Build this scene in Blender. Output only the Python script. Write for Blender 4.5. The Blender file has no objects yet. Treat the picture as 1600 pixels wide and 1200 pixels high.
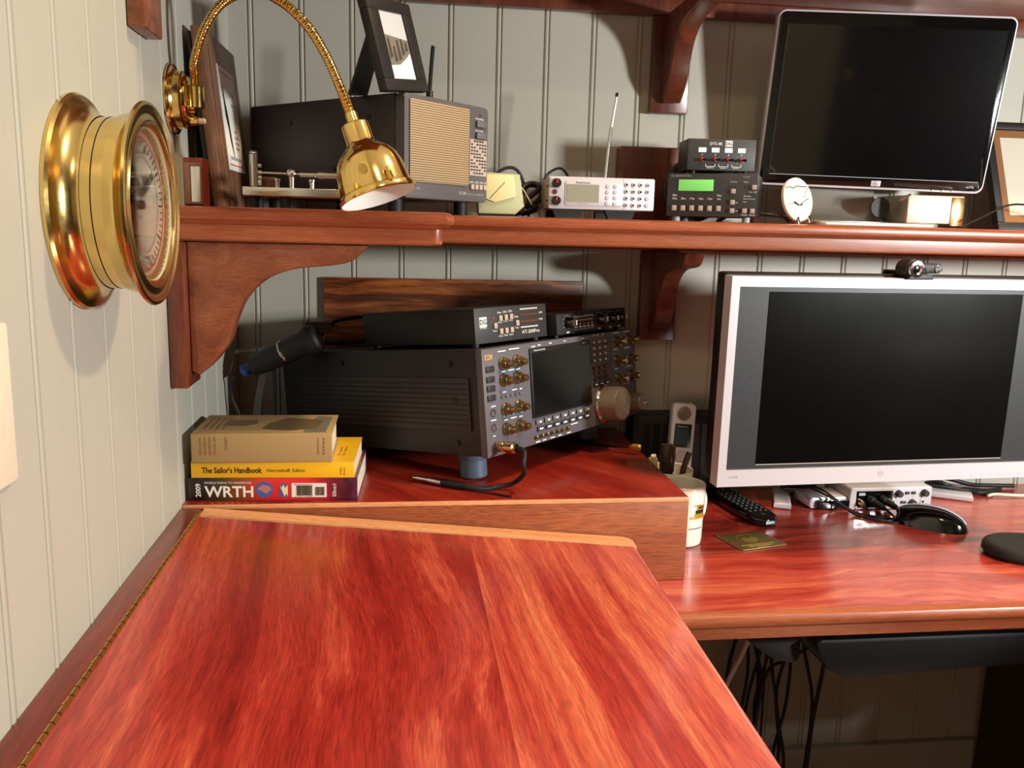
import bpy, bmesh, math, random
from mathutils import Matrix, Vector
R = math.radians
random.seed(7)
sc = bpy.context.scene
col = sc.collection
# ------------------------------------------------------------------ colours and materials
def lin(c):
    return tuple(((v/255.0)/12.92 if v/255.0 <= .04045 else ((v/255.0+.055)/1.055)**2.4) for v in c) + (1.0,)
MATS = {}
def mat(name, rgb, rough=.5, metal=0., coat=0., spec=.5, trans=0., emit=None, es=0., bump=0., bscale=200., alpha=1., var=0.):
    if name in MATS: return MATS[name]
    m = bpy.data.materials.new(name); m.use_nodes = True
    nt = m.node_tree; b = nt.nodes['Principled BSDF']
    b.inputs['Base Color'].default_value = lin(rgb)
    b.inputs['Roughness'].default_value = rough
    b.inputs['Metallic'].default_value = metal
    b.inputs['Coat Weight'].default_value = coat
    b.inputs['Coat Roughness'].default_value = .12
    b.inputs['Specular IOR Level'].default_value = spec
    b.inputs['Transmission Weight'].default_value = trans
    if emit: 
        b.inputs['Emission Color'].default_value = lin(emit); b.inputs['Emission Strength'].default_value = es
    tc = nt.nodes.new('ShaderNodeTexCoord')
    n = nt.nodes.new('ShaderNodeTexNoise'); n.inputs['Scale'].default_value = bscale; n.inputs['Detail'].default_value = 4
    nt.links.new(tc.outputs['Object'], n.inputs['Vector'])
    mr = nt.nodes.new('ShaderNodeMapRange')
    mr.inputs['To Min'].default_value = max(0, rough-.06); mr.inputs['To Max'].default_value = min(1, rough+.06)
    nt.links.new(n.outputs['Fac'], mr.inputs['Value']); nt.links.new(mr.outputs['Result'], b.inputs['Roughness'])
    if bump:
        bp = nt.nodes.new('ShaderNodeBump'); bp.inputs['Strength'].default_value = bump; bp.inputs['Distance'].default_value = .001
        nt.links.new(n.outputs['Fac'], bp.inputs['Height']); nt.links.new(bp.outputs['Normal'], b.inputs['Normal'])
    if var:
        n2 = nt.nodes.new('ShaderNodeTexNoise'); n2.inputs['Scale'].default_value = 9; n2.inputs['Detail'].default_value = 6
        nt.links.new(tc.outputs['Object'], n2.inputs['Vector'])
        mx = nt.nodes.new('ShaderNodeMix'); mx.data_type = 'RGBA'
        c = lin(rgb); mx.inputs['A'].default_value = tuple(v*(1-var) for v in c[:3])+(1,)
        mx.inputs['B'].default_value = tuple(min(1, v*(1+var)) for v in c[:3])+(1,)
        nt.links.new(n2.outputs['Fac'], mx.inputs['Factor']); nt.links.new(mx.outputs['Result'], b.inputs['Base Color'])
    MATS[name] = m
    return m
def math_node(nt, op, a, b=None, c=None):
    n = nt.nodes.new('ShaderNodeMath'); n.operation = op
    for i, v in enumerate((a, b, c)):
        if v is None: continue
        if isinstance(v, (int, float)): n.inputs[i].default_value = v
        else: nt.links.new(v, n.inputs[i])
    return n.outputs[0]
def wood(name, stops, grain='Y', across=7., along=.7, rough=.3, coat=.35, warp=.06, joints=(), jaxis='X', shear=0., pore=.25, wscale=2., seed=0., fine=90., patch=.0, jtone=()):
    """stops: list of (pos, rgb); grain runs along the named object axis"""
    m = bpy.data.materials.new(name); m.use_nodes = True
    nt = m.node_tree; L = nt.links.new; b = nt.nodes['Principled BSDF']
    tc = nt.nodes.new('ShaderNodeTexCoord'); sp = nt.nodes.new('ShaderNodeSeparateXYZ'); L(tc.outputs['Object'], sp.inputs[0])
    ax = {'X': sp.outputs[0], 'Y': sp.outputs[1], 'Z': sp.outputs[2]}
    w = seed; tone = None
    for i, j in enumerate(joints):
        st = math_node(nt, 'GREATER_THAN', ax[jaxis], j)
        w = math_node(nt, 'MULTIPLY_ADD', st, 3.7+i, w)
        if i < len(jtone):
            t = math_node(nt, 'MULTIPLY', st, jtone[i])
            tone = t if tone is None else math_node(nt, 'ADD', tone, t)
    # broad waviness of the grain
    wn = nt.nodes.new('ShaderNodeTexNoise'); wn.noise_dimensions = '4D'; wn.inputs['Scale'].default_value = wscale; wn.inputs['Detail'].default_value = 2
    L(tc.outputs['Object'], wn.inputs['Vector'])
    if isinstance(w, float): wn.inputs['W'].default_value = w
    else: L(w, wn.inputs['W'])
    off = math_node(nt, 'MULTIPLY', math_node(nt, 'SUBTRACT', wn.outputs['Fac'], .5), warp*2)
    names = [a for a in 'XYZ' if a != grain]
    comb = nt.nodes.new('ShaderNodeCombineXYZ')
    first = math_node(nt, 'ADD', ax[names[0]], off)
    if shear: first = math_node(nt, 'MULTIPLY_ADD', ax[grain], shear, first)
    L(math_node(nt, 'MULTIPLY', first, across), comb.inputs[0])
    L(math_node(nt, 'MULTIPLY', math_node(nt, 'ADD', ax[names[1]], off), across), comb.inputs[1])
    L(math_node(nt, 'MULTIPLY', ax[grain], along), comb.inputs[2])
    n1 = nt.nodes.new('ShaderNodeTexNoise'); n1.noise_dimensions = '4D'; n1.inputs['Scale'].default_value = 1.6; n1.inputs['Detail'].default_value = 7; n1.inputs['Roughness'].default_value = .62
    n1.inputs['Distortion'].default_value = .5
    L(comb.outputs[0], n1.inputs['Vector'])
    if isinstance(w, float): n1.inputs['W'].default_value = w
    else: L(w, n1.inputs['W'])
    cr = nt.nodes.new('ShaderNodeValToRGB'); cr.color_ramp.interpolation = 'B_SPLINE' if False else 'LINEAR'
    el = cr.color_ramp.elements
    while len(el) > 1: el.remove(el[0])
    el[0].position = stops[0][0]; el[0].color = lin(stops[0][1])
    for p, c in stops[1:]:
        e = el.new(p); e.color = lin(c)
    fac = n1.outputs['Fac']
    if tone is not None: fac = math_node(nt, 'ADD', fac, tone)
    L(fac, cr.inputs['Fac'])
    # fine pores
    c2 = nt.nodes.new('ShaderNodeCombineXYZ')
    L(math_node(nt, 'MULTIPLY', first, fine*9), c2.inputs[0]); L(math_node(nt, 'MULTIPLY', ax[names[1]], fine*9), c2.inputs[1]); L(math_node(nt, 'MULTIPLY', ax[grain], fine*.5), c2.inputs[2])
    n2 = nt.nodes.new('ShaderNodeTexNoise'); n2.inputs['Scale'].default_value = 1; n2.inputs['Detail'].default_value = 3
    L(c2.outputs[0], n2.inputs['Vector'])
    mr = nt.nodes.new('ShaderNodeMapRange'); mr.inputs['From Min'].default_value = .35; mr.inputs['From Max'].default_value = .65
    mr.inputs['To Min'].default_value = 1-pore; mr.inputs['To Max'].default_value = 1+pore*.6; L(n2.outputs['Fac'], mr.inputs['Value'])
    mx = nt.nodes.new('ShaderNodeVectorMath'); mx.operation = 'SCALE'; L(cr.outputs['Color'], mx.inputs[0]); L(mr.outputs['Result'], mx.inputs['Scale'])
    L(mx.outputs[0], b.inputs['Base Color'])
    b.inputs['Roughness'].default_value = rough; b.inputs['Coat Weight'].default_value = coat; b.inputs['Coat Roughness'].default_value = .16
    bp = nt.nodes.new('ShaderNodeBump'); bp.inputs['Strength'].default_value = .05; bp.inputs['Distance'].default_value = .0006
    L(n2.outputs['Fac'], bp.inputs['Height']); L(bp.outputs['Normal'], b.inputs['Normal'])
    MATS[name] = m
    return m
def streaks(name, rgb_a, rgb_b, axis='Z', scale=120., rough=.6, metal=0.):
    """fine horizontal ribs (speaker mesh, knurling, vents)"""
    m = bpy.data.materials.new(name); m.use_nodes = True
    nt = m.node_tree; L = nt.links.new; b = nt.nodes['Principled BSDF']
    tc = nt.nodes.new('ShaderNodeTexCoord'); sp = nt.nodes.new('ShaderNodeSeparateXYZ'); L(tc.outputs['Object'], sp.inputs[0])
    s = math_node(nt, 'MULTIPLY', sp.outputs['XYZ'.index(axis)], scale*2*math.pi)
    f = math_node(nt, 'MULTIPLY_ADD', math_node(nt, 'SINE', s), .5, .5)
    mx = nt.nodes.new('ShaderNodeMix'); mx.data_type = 'RGBA'; mx.inputs['A'].default_value = lin(rgb_a); mx.inputs['B'].default_value = lin(rgb_b)
    L(f, mx.inputs['Factor']); L(mx.outputs['Result'], b.inputs['Base Color'])
    bp = nt.nodes.new('ShaderNodeBump'); bp.inputs['Strength'].default_value = .6; bp.inputs['Distance'].default_value = .001
    L(f, bp.inputs['Height']); L(bp.outputs['Normal'], b.inputs['Normal'])
    b.inputs['Roughness'].default_value = rough; b.inputs['Metallic'].default_value = metal
    MATS[name] = m
    return m
LID = wood('lid_padauk', [(.22,(98,16,14)),(.38,(138,30,26)),(.47,(156,42,34)),(.54,(166,50,40)),(.61,(184,70,52)),(.70,(204,98,68)),(.85,(220,134,92))], 'Y', 26, .9, .3, .45, .05, joints=(.365,), jtone=(.11,), shear=.08, seed=2.3, pore=.3, wscale=1.7)
RAILW = wood('rail_padauk', [(.3,(80,14,8)),(.5,(122,34,20)),(.7,(158,56,30))], 'Y', 30, 1.5, .32, .35, .03, seed=5.)
TOPW = wood('counter_padauk', [(.22,(116,30,22)),(.38,(158,50,38)),(.47,(178,64,48)),(.55,(190,80,58)),(.64,(208,108,76)),(.8,(226,148,104))], 'X', 20, 1.7, .26, .5, .13, joints=(-.40,), jaxis='Y', jtone=(-.07,), wscale=2.6, seed=8.1, pore=.14)
RISERTOP = wood('riser_top_padauk', [(.26,(96,18,12)),(.42,(126,28,18)),(.55,(146,42,26)),(.75,(176,70,42))], 'Y', 9, 1.8, .3, .4, .12, seed=11.2, shear=.5)
RISERF = wood('riser_face_mahogany', [(.3,(126,62,34)),(.5,(154,82,46)),(.7,(174,102,58))], 'X', 16, .9, .45, .12, .02, seed=3.3, pore=.34)
STRIP = wood('light_cherry', [(.3,(208,142,92)),(.5,(224,160,108)),(.7,(234,176,124))], 'X', 24, 1.4, .4, .2, .04, seed=1.3, pore=.2)
SHELF = wood('shelf_mahogany', [(.3,(124,58,34)),(.5,(152,78,46)),(.7,(176,100,60))], 'X', 18, .8, .34, .3, .02, seed=6.1, pore=.2)
BRKT = wood('bracket_mahogany', [(.3,(92,46,28)),(.47,(132,72,44)),(.6,(146,84,52)),(.75,(164,102,64))], 'X', 22, 6.5, .4, .25, .10, seed=7.7, wscale=7, pore=.25)
BRKD = wood('bracket_dark_mahogany', [(.3,(66,28,18)),(.5,(100,48,30)),(.7,(128,66,40))], 'Z', 22, 2.5, .36, .35, .03, seed=4.7)
PLQ = wood('ribbon_mahogany', [(.3,(60,24,10)),(.43,(96,44,18)),(.52,(140,72,30)),(.62,(178,102,46)),(.75,(200,124,60))], 'X', 60, 4, .4, .3, .014, seed=9.7, wscale=6)
FRW = wood('frame_walnut', [(.3,(92,62,44)),(.5,(124,84,60)),(.7,(146,104,78))], 'Z', 30, 1.5, .5, .15, .02, seed=1.9)
RBOX = wood('redwood', [(.3,(90,26,16)),(.5,(124,42,26)),(.7,(150,62,40))], 'Z', 30, 1.5, .4, .2, .02, seed=2.9)
DPNL = wood('dark_panel', [(.3,(34,24,14)),(.5,(46,34,20)),(.7,(58,42,26))], 'Z', 12, .8, .5, .1, .02, seed=2.2)
WALL = mat('wall_paint', (180,178,164), .48, spec=.4, var=.03, bump=.05, bscale=600)
WALLL = WALL
WALLR = mat('room_paint', (128,112,92), .6)
CEIL = mat('ceiling_paint', (232,228,214), .7)
FLOOR = wood('floor_oak', [(.3,(62,40,24)),(.5,(88,60,36)),(.7,(108,76,48))], 'X', 6, .6, .4, .2, .02, joints=(-2.7,-2.4,-2.1,-1.8,-1.5,-1.2,-.9,-.6,-.3), jaxis='Y')
BRASS = mat('polished_brass', (232,198,120), .13, 1.0)
BRASSD = mat('aged_brass', (224,194,122), .2, 1.0, var=.12)
BRASSH = mat('hinge_brass', (204,168,86), .35, 1.0)
GOLD = mat('gold_plate', (214,170,112), .22, 1.0)
NICK = mat('nickel', (206,204,200), .2, 1.0)
CHROME = mat('chrome', (225,225,228), .08, 1.0)
SILV = mat('silver_plastic', (202,198,204), .38, .15, coat=.1)
SILVD = mat('brushed_silver', (176,172,160), .35, .7)
ALU = mat('pale_aluminium', (188,172,158), .45, .4)
BLK = mat('black_plastic', (16,16,17), .42)
BLKM = mat('matt_black_metal', (24,22,21), .55, bump=.1, bscale=900)
BLKG = mat('gloss_black', (8,8,9), .08, coat=.5)
RUB = mat('black_rubber', (14,14,15), .6)
DGREY = mat('dark_grey_metal', (48,46,48), .5, bump=.08, bscale=900)
RGREY = mat('radio_face_grey', (90,87,94), .45)
RBLUE = mat('radio_blue_grey', (82,96,116), .45)
SGREY = mat('speaker_grey', (84,82,84), .5)
SCRN = mat('screen_black', (9,9,11), .06, spec=.8, coat=1.0)
SCRM = mat('matt_screen', (5,5,6), .2, spec=.35, bscale=3)
DCASE = mat('dark_case_metal', (34,31,30), .5, bump=.08, bscale=900)
BZD = mat('dark_inner_bezel', (46,48,50), .4)
WHITE = mat('white_ink', (238,238,232), .5)
GREYI = mat('grey_ink', (160,164,170), .5)
BLACKI = mat('black_ink', (22,18,16), .6)
REDI = mat('red_ink', (196,52,30), .5)
BTN = mat('tan_button', (176,160,148), .5)
BTNG = mat('grey_button', (98,96,98), .5)
BTND = mat('dark_button', (40,40,42), .5)
KNOB = mat('bronze_chrome_knob', (150,132,92), .18, .9)
KNOBD = mat('dial_taupe', (128,116,102), .38, .35)
PAPER = mat('white_paper', (236,234,226), .7)
CREAM = mat('cream_dial', (226,216,192), .5)
PORC = mat('white_porcelain', (246,242,226), .22, coat=.3)
GLASS = mat('clear_glass', (255,255,255), .02, trans=1.0)
MESH = streaks('speaker_mesh', (108,84,60), (186,164,126), 'Z', 330., .6)
LCDG = mat('green_lcd', (112,190,100), .3, emit=(112,200,96), es=.5)
LCDW = mat('grey_lcd', (150,148,132), .25, coat=.2)
PHLCD = mat('phone_lcd', (70,92,100), .25)
FOAM = mat('black_fabric', (26,24,20), .85, bump=.4, bscale=1500, var=.1)
PAGES = streaks('page_block', (214,208,190), (240,236,220), 'Z', 900., .8)
TANC = mat('tan_book_cloth', (168,140,92), .8, bump=.2, bscale=1200, var=.07)
YEL = mat('yellow_cover', (238,186,28), .45, coat=.1)
BLUET = mat('blue_tape', (44,62,120), .5)
PALEG = mat('pale_green_metal', (186,192,150), .45)
MCREAM = mat('meter_cream', (236,226,168), .35, coat=.3)
BAKE = mat('brown_plug', (92,54,34), .4)
# ------------------------------------------------------------------ mesh builder
_txt = {}
def text_mesh(s):
    if s in _txt: return _txt[s]
    cu = bpy.data.curves.new('t', 'FONT'); cu.body = s; cu.size = 1.0; cu.resolution_u = 2
    if s in ('WRTH', '2009', "The Sailor's Handbook", 'ICOM', 'DG'): cu.offset = .022
    o = bpy.data.objects.new('t', cu); col.objects.link(o)
    dg = bpy.context.evaluated_depsgraph_get(); dg.update()
    me = o.evaluated_get(dg).to_mesh()
    vs = [tuple(v.co) for v in me.vertices]; fs = [tuple(p.vertices) for p in me.polygons]
    o.evaluated_get(dg).to_mesh_clear()
    bpy.data.objects.remove(o); bpy.data.curves.remove(cu)
    x0 = min(v[0] for v in vs); x1 = max(v[0] for v in vs); y0 = min(v[1] for v in vs); y1 = max(v[1] for v in vs)
    vs = [((v[0]-x0)/(x1-x0), (v[1]-y0)/(y1-y0)) for v in vs]
    _txt[s] = (vs, fs, (x1-x0)/(y1-y0)); return _txt[s]
class MB:
    def __init__(s, M=None): s.bm = bmesh.new(); s.mats = []; s.M = M
    def mi(s, m):
        if m not in s.mats: s.mats.append(m)
        return s.mats.index(m)
    def face(s, pts, m):
        f = s.bm.faces.new([s.bm.verts.new(p) for p in pts]); f.material_index = s.mi(m); return f
    def box(s, x0, x1, y0, y1, z0, z1, m, bev=0, seg=2, M=None, taper=None):
        x0, x1 = min(x0, x1), max(x0, x1); y0, y1 = min(y0, y1), max(y0, y1); z0, z1 = min(z0, z1), max(z0, z1)
        P = [(x, y, z) for z in (z0, z1) for y in (y0, y1) for x in (x0, x1)]
        if M is not None: P = [M @ Vector(p) for p in P]
        v = [s.bm.verts.new(p) for p in P]; k = s.mi(m); fs = []
        for q in ((0,2,3,1),(4,5,7,6),(0,1,5,4),(2,6,7,3),(0,4,6,2),(1,3,7,5)):
            f = s.bm.faces.new([v[i] for i in q]); f.material_index = k; fs.append(f)
        if bev:
            es = list({e for f in fs for e in f.edges})
            bmesh.ops.bevel(s.bm, geom=es, offset=bev, segments=seg, profile=.5, affect='EDGES', clamp_overlap=True)
        return s
    def prism(s, poly, ax, d0, d1, m, bev=0, seg=2):
        """poly in the two other axes (in XYZ order), extruded along ax"""
        def mk(p, d): 
            return {'X': (d, p[0], p[1]), 'Y': (p[0], d, p[1]), 'Z': (p[0], p[1], d)}[ax]
        a = [s.bm.verts.new(mk(p, d0)) for p in poly]; b = [s.bm.verts.new(mk(p, d1)) for p in poly]
        k = s.mi(m); n = len(poly); fs = []
        for i in range(n):
            fs.append(s.bm.faces.new([a[i], a[(i+1) % n], b[(i+1) % n], b[i]]))
        fs.append(s.bm.faces.new(a[::-1])); fs.append(s.bm.faces.new(b))
        for f in fs: f.material_index = k
        bmesh.ops.recalc_face_normals(s.bm, faces=fs)
        if bev:
            es = list({e for f in fs[-2:] for e in f.edges})
            bmesh.ops.bevel(s.bm, geom=es, offset=bev, segments=seg, profile=.5, affect='EDGES', clamp_overlap=True)
        return s
    def lathe(s, prof, o, axis, m, n=32, closed=False):
        """prof: (distance along axis, radius[, material])"""
        A = Vector(axis).normalized(); U = A.orthogonal().normalized(); V = A.cross(U); o = Vector(o); rings = []
        for p in prof:
            if p[1] < 1e-6: rings.append([s.bm.verts.new(o+A*p[0])]); continue
            rings.append([s.bm.verts.new(o+A*p[0]+(U*math.cos(2*math.pi*i/n)+V*math.sin(2*math.pi*i/n))*p[1]) for i in range(n)])
        fs = []
        for j in range(len(rings)-1):
            a, b = rings[j], rings[j+1]; k = s.mi(prof[j+1][2] if len(prof[j+1]) > 2 else m)
            for i in range(n):
                i2 = (i+1) % n
                if len(a) == 1 and len(b) == 1: continue
                if len(a) == 1: f = s.bm.faces.new([a[0], b[i2], b[i]])
                elif len(b) == 1: f = s.bm.faces.new([a[i], a[i2], b[0]])
                else: f = s.bm.faces.new([a[i], a[i2], b[i2], b[i]])
                f.material_index = k; fs.append(f)
        bmesh.ops.recalc_face_normals(s.bm, faces=fs)
        return s
    def cyl(s, o, axis, h, r, m, n=24, r2=None, bev=0):
        r2 = r if r2 is None else r2
        if bev: return s.lathe([(0,0),(0,r-bev),(bev,r),(h-bev,r2),(h,r2-bev),(h,0)], o, axis, m, n)
        return s.lathe([(0,0),(0,r),(h,r2),(h,0)], o, axis, m, n)
    def tube(s, pts, r, m, n=8, sm=4):
        P = [Vector(p) for p in pts]
        if sm > 1 and len(P) > 2:
            Q = []
            for i in range(len(P)-1):
                p0 = P[max(i-1, 0)]; p1 = P[i]; p2 = P[i+1]; p3 = P[min(i+2, len(P)-1)]
                for j in range(sm):
                    t = j/sm
                    Q.append(.5*((2*p1)+(p2-p0)*t+(2*p0-5*p1+4*p2-p3)*t*t+(3*p1-p0-3*p2+p3)*t**3))
            Q.append(P[-1]); P = Q
        rings = []; U = None; k = s.mi(m); fs = []
        for i, p in enumerate(P):
            T = (P[min(i+1, len(P)-1)]-P[max(i-1, 0)]).normalized()
            U = T.orthogonal().normalized() if U is None else (U-T*U.dot(T)).normalized()
            V = T.cross(U); rr = r(i/(len(P)-1)) if callable(r) else r
            rings.append([s.bm.verts.new(p+(U*math.cos(2*math.pi*a/n)+V*math.sin(2*math.pi*a/n))*rr) for a in range(n)])
        for a, b in zip(rings, rings[1:]):
            for i in range(n): fs.append(s.bm.faces.new([a[i], a[(i+1) % n], b[(i+1) % n], b[i]]))
        fs.append(s.bm.faces.new(rings[0][::-1])); fs.append(s.bm.faces.new(rings[-1]))
        for f in fs: f.material_index = k
        return s
    def text(s, t, o, h, m, w=None, xd=(1,0,0), yd=(0,0,1), align='L'):
        vs, fs, asp = text_mesh(t); X = Vector(xd); Y = Vector(yd); o = Vector(o)
        w = asp*h if w is None else w
        if align == 'C': o = o-X*w/2
        if align == 'R': o = o-X*w
        bv = [s.bm.verts.new(o+X*(v[0]*w)+Y*(v[1]*h)) for v in vs]; k = s.mi(m)
        for f in fs:
            try: g = s.bm.faces.new([bv[i] for i in f]); g.material_index = k
            except ValueError: pass
        return s
    def disc(s, o, r, m, axis=(0,-1,0), n=20, h=.0004):
        return s.lathe([(0, r), (h, r), (h, 0)], o, axis, m, n)
    def build(s, name, parent=None, label=None, cat=None, group=None, kind=None, smooth=32):
        me = bpy.data.meshes.new(name)
        if s.M is not None: s.bm.transform(s.M)
        s.bm.to_mesh(me); s.bm.free()
        for m in s.mats: me.materials.append(m)
        for p in me.polygons: p.use_smooth = True
        me.set_sharp_from_angle(angle=R(smooth))
        o = bpy.data.objects.new(name, me); col.objects.link(o)
        if parent is not None: o.parent = parent
        tag(o, label, cat, group, kind)
        return o
def tag(o, label=None, cat=None, group=None, kind=None):
    for k, v in (('label', label), ('category', cat), ('group', group), ('kind', kind)):
        if v: o[k] = v
def thing(name, label, cat, loc=(0,0,0), rot=(0,0,0), group=None):
    o = bpy.data.objects.new(name, None); col.objects.link(o); o.empty_display_size = .05
    o.location = loc; o.rotation_euler = rot; tag(o, label, cat, group); return o
def rrect(x0, x1, y0, y1, r, n=5):
    P = []
    for cx, cy, a in ((x1-r, y1-r, 0), (x0+r, y1-r, 90), (x0+r, y0+r, 180), (x1-r, y0+r, 270)):
        for i in range(n+1): P.append((cx+r*math.cos(R(a+90*i/n)), cy+r*math.sin(R(a+90*i/n))))
    return P
def dup(o, parent=None):
    c = o.copy(); col.objects.link(c)
    if parent is not None: c.parent = parent
    for ch in list(o.children): dup(ch, c)
    return c
# ------------------------------------------------------------------ room
S = .0812
def beadboard(axis, lo, hi, first, z0, z1, m, flip):
    """wall surface with a groove-bead-groove every 81 mm, real relief, as one sheet with thickness"""
    pr = [(lo, 0)]
    k = math.ceil((lo-first)/S)
    x = first+k*S
    while x < hi-.006:
        if x > lo+.007:
            for dx, d in ((-.0058,0),(-.0046,-.0026),(-.0034,-.0026),(-.0026,-.0004),(-.0012,.0006),(.0012,.0006),(.0026,-.0004),(.0034,-.0026),(.0046,-.0026),(.0058,0)):
                pr.append((x+dx, d))
        x += S
    pr.append((hi, 0))
    b = MB(); bm = b.bm; k = b.mi(m); rows = []
    for p, d in pr:
        q = (p, -d) if axis == 'X' else (d, p)
        rows.append((bm.verts.new((q[0], q[1], z0)), bm.verts.new((q[0], q[1], z1))))
    for a, c in zip(rows, rows[1:]):
        f = bm.faces.new([a[0], c[0], c[1], a[1]] if not flip else [a[0], a[1], c[1], c[0]]); f.material_index = k
    # back of the wall
    t = .05
    if axis == 'X': b.box(lo, hi, .004, t, z0, z1, m)
    else: b.box(-t, -.004, lo, hi, z0, z1, m)
    return b
RX, FY, H = 3.3, -3.3, 2.45
beadboard('X', 0, RX, .03449, 0, H, WALL, False).build('wall_back', kind='structure', smooth=20)
beadboard('Y', FY, 0, -.83084, 0, H, WALLL, True).build('wall_left', kind='structure', smooth=20)
b = MB(); b.box(RX, RX+.08, FY, .05, 0, H, WALLR); b.build('wall_right', kind='structure')
b = MB(); WX0, WX1, WZ0, WZ1 = 2.25, 3.1, 1.0, 1.9; DX0, DX1 = 1.25, 2.05
b.box(-.05, DX0, FY-.1, FY, 0, H, WALL); b.box(DX0, DX1, FY-.1, FY, 2.05, H, WALLR); b.box(DX1, WX0, FY-.1, FY, 0, H, WALLR)
b.box(WX0, WX1, FY-.1, FY, 0, WZ0, WALLR); b.box(WX0, WX1, FY-.1, FY, WZ1, H, WALLR); b.box(WX1, RX, FY-.1, FY, 0, H, WALLR)
b.build('wall_front', kind='structure')
b = MB(); b.box(-.05, RX+.08, FY-.1, .05, -.05, 0, FLOOR); b.build('floor', kind='structure')
b = MB(); b.box(-.05, RX+.08, FY-.1, .05, H, H+.05, CEIL); b.build('ceiling', kind='structure')
b = MB(); b.box(0, 1.47, -.016, 0, 0, .19, WALL, .003); b.build('baseboard_back', kind='structure')
b = MB()
for a in ((WX0, WX0+.05, WZ0, WZ1), (WX1-.05, WX1, WZ0, WZ1), (WX0, WX1, WZ0, WZ0+.05), (WX0, WX1, WZ1-.05, WZ1), (2.66, 2.69, WZ0, WZ1)):
    b.box(a[0], a[1], FY-.06, FY-.02, a[2], a[3], CEIL)
b.build('window_1', kind='structure')
b = MB(); b.box(DX0, DX1, FY-.07, FY-.03, 0, 2.05, DPNL)
for x in (DX0+.1, DX0+.44):
    for z in (.2, 1.05): b.box(x, x+.26, FY-.035, FY-.024, z, z+.7, DPNL, .005)
d = b.build('door_1', kind='structure')
b = MB(); b.cyl((DX0+.06, FY-.03, 1.0), (0,1,0), .05, .022, BRASS); b.build('door_handle', d)
b = MB(); b.box(1.45, 2.6, -.95, -.90, 0, .955, WALLR, .004); b.build('light_blocking_panel', kind='structure')  # unseen panel, added to keep the side lamp off the wall under the worktop
# ------------------------------------------------------------------ sloped chart desk in the foreground
XH, ZH, SL = .0276, .8577, -.0925
cd = thing('chart_desk', 'red padauk sloping-lid desk along left wall with a brass piano hinge', 'desk')
def lidz(x): return ZH+(x-XH)*SL
TH = .02
def slab(b, y0, y1, x0, x1, x0b=None, x1b=None, m=LID, rnd=.006, corner=False):
    """sloped slab from y0 (near) to y1 (far) with a rounded right edge"""
    prof = lambda xr: [(x0, lidz(x0)-TH), (x0, lidz(x0))]+[(xr-rnd+rnd*math.sin(t), lidz(xr)-rnd+rnd*math.cos(t)) for t in [R(a) for a in (0,22,45,67,90)]]+[(xr, lidz(xr)-TH)]
    bm = b.bm; k = b.mi(m)
    pa, pb = prof(x1), prof(x1b if x1b else x1)
    A = [bm.verts.new((p[0], y0, p[1])) for p in pa]; B = [bm.verts.new((p[0], y1, p[1])) for p in pb]; n = len(A); fs = []
    for i in range(n): fs.append(bm.faces.new([A[i], A[(i+1) % n], B[(i+1) % n], B[i]]))
    fs += [bm.faces.new(A[::-1]), bm.faces.new(B)]
    for f in fs: f.material_index = k
    bmesh.ops.recalc_face_normals(bm, faces=fs)
YF, YS, YN = -.4265, -.4615, -1.16
b = MB(); slab(b, YN, YS, XH+.002, .5705, x1b=.5888)
lid = b.build('lid', cd)
b = MB()
bm = b.bm; k = b.mi(STRIP)
P = [(XH+.002, YS), (.589, YS), (.5895, YF-.012), (.586, YF-.004), (.578, YF), (XH+.002, YF)]
P[0] = (XH+.002, YS+.008)
A = [bm.verts.new((p[0], p[1], lidz(p[0]))) for p in P]; B = [bm.verts.new((p[0], p[1], lidz(p[0])-TH)) for p in P]
fs = [bm.faces.new(A), bm.faces.new(B[::-1])]+[bm.faces.new([A[i], B[i], B[(i+1) % 6], A[(i+1) % 6]]) for i in range(6)]
for f in fs: f.material_index = k
bmesh.ops.recalc_face_normals(bm, faces=fs)
b.build('end_strip', cd, label='pale cherry-coloured end strip')
b = MB(); b.box(.0005, XH-.002, YN, YF, ZH-.03, ZH, RAILW, .001); b.build('fixed_rail', cd)
b = MB(); b.box(XH-.0028, XH+.0028, YN, YF-.01, ZH-.012, ZH-.001, BRASSH)
y = YN+.005; i = 0
while y < YF-.02:
    b.cyl((XH, y, ZH+.0003), (0,1,0), .0108, .0023, BRASSH, 8); 
    if i % 5 == 0: b.cyl((XH, y+.011, ZH+.0005), (0,1,0), .002, .0028, BRASS, 8)
    y += .0125; i += 1
b.build('piano_hinge', cd, label='long brass hinge')
b = MB(); b.prism([(YN+.02,0),(-.445,0),(-.445,lidz(.56)-TH-.001),(YN+.02,lidz(.56)-TH-.001)], 'X', .535, .553, RISERF); b.build('side_panel', cd)
b = MB(); b.prism([(.003,0),(.534,0),(.534,lidz(.534)-TH-.001),(XH,ZH-TH-.013),(.003,ZH-.031)], 'Y', YN+.02, YN+.04, RISERF); b.build('front_panel', cd)
b = MB(); b.box(.003, .534, YN+.041, -.43, .62, .64, RISERF); b.build('bottom_board', cd)
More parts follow.
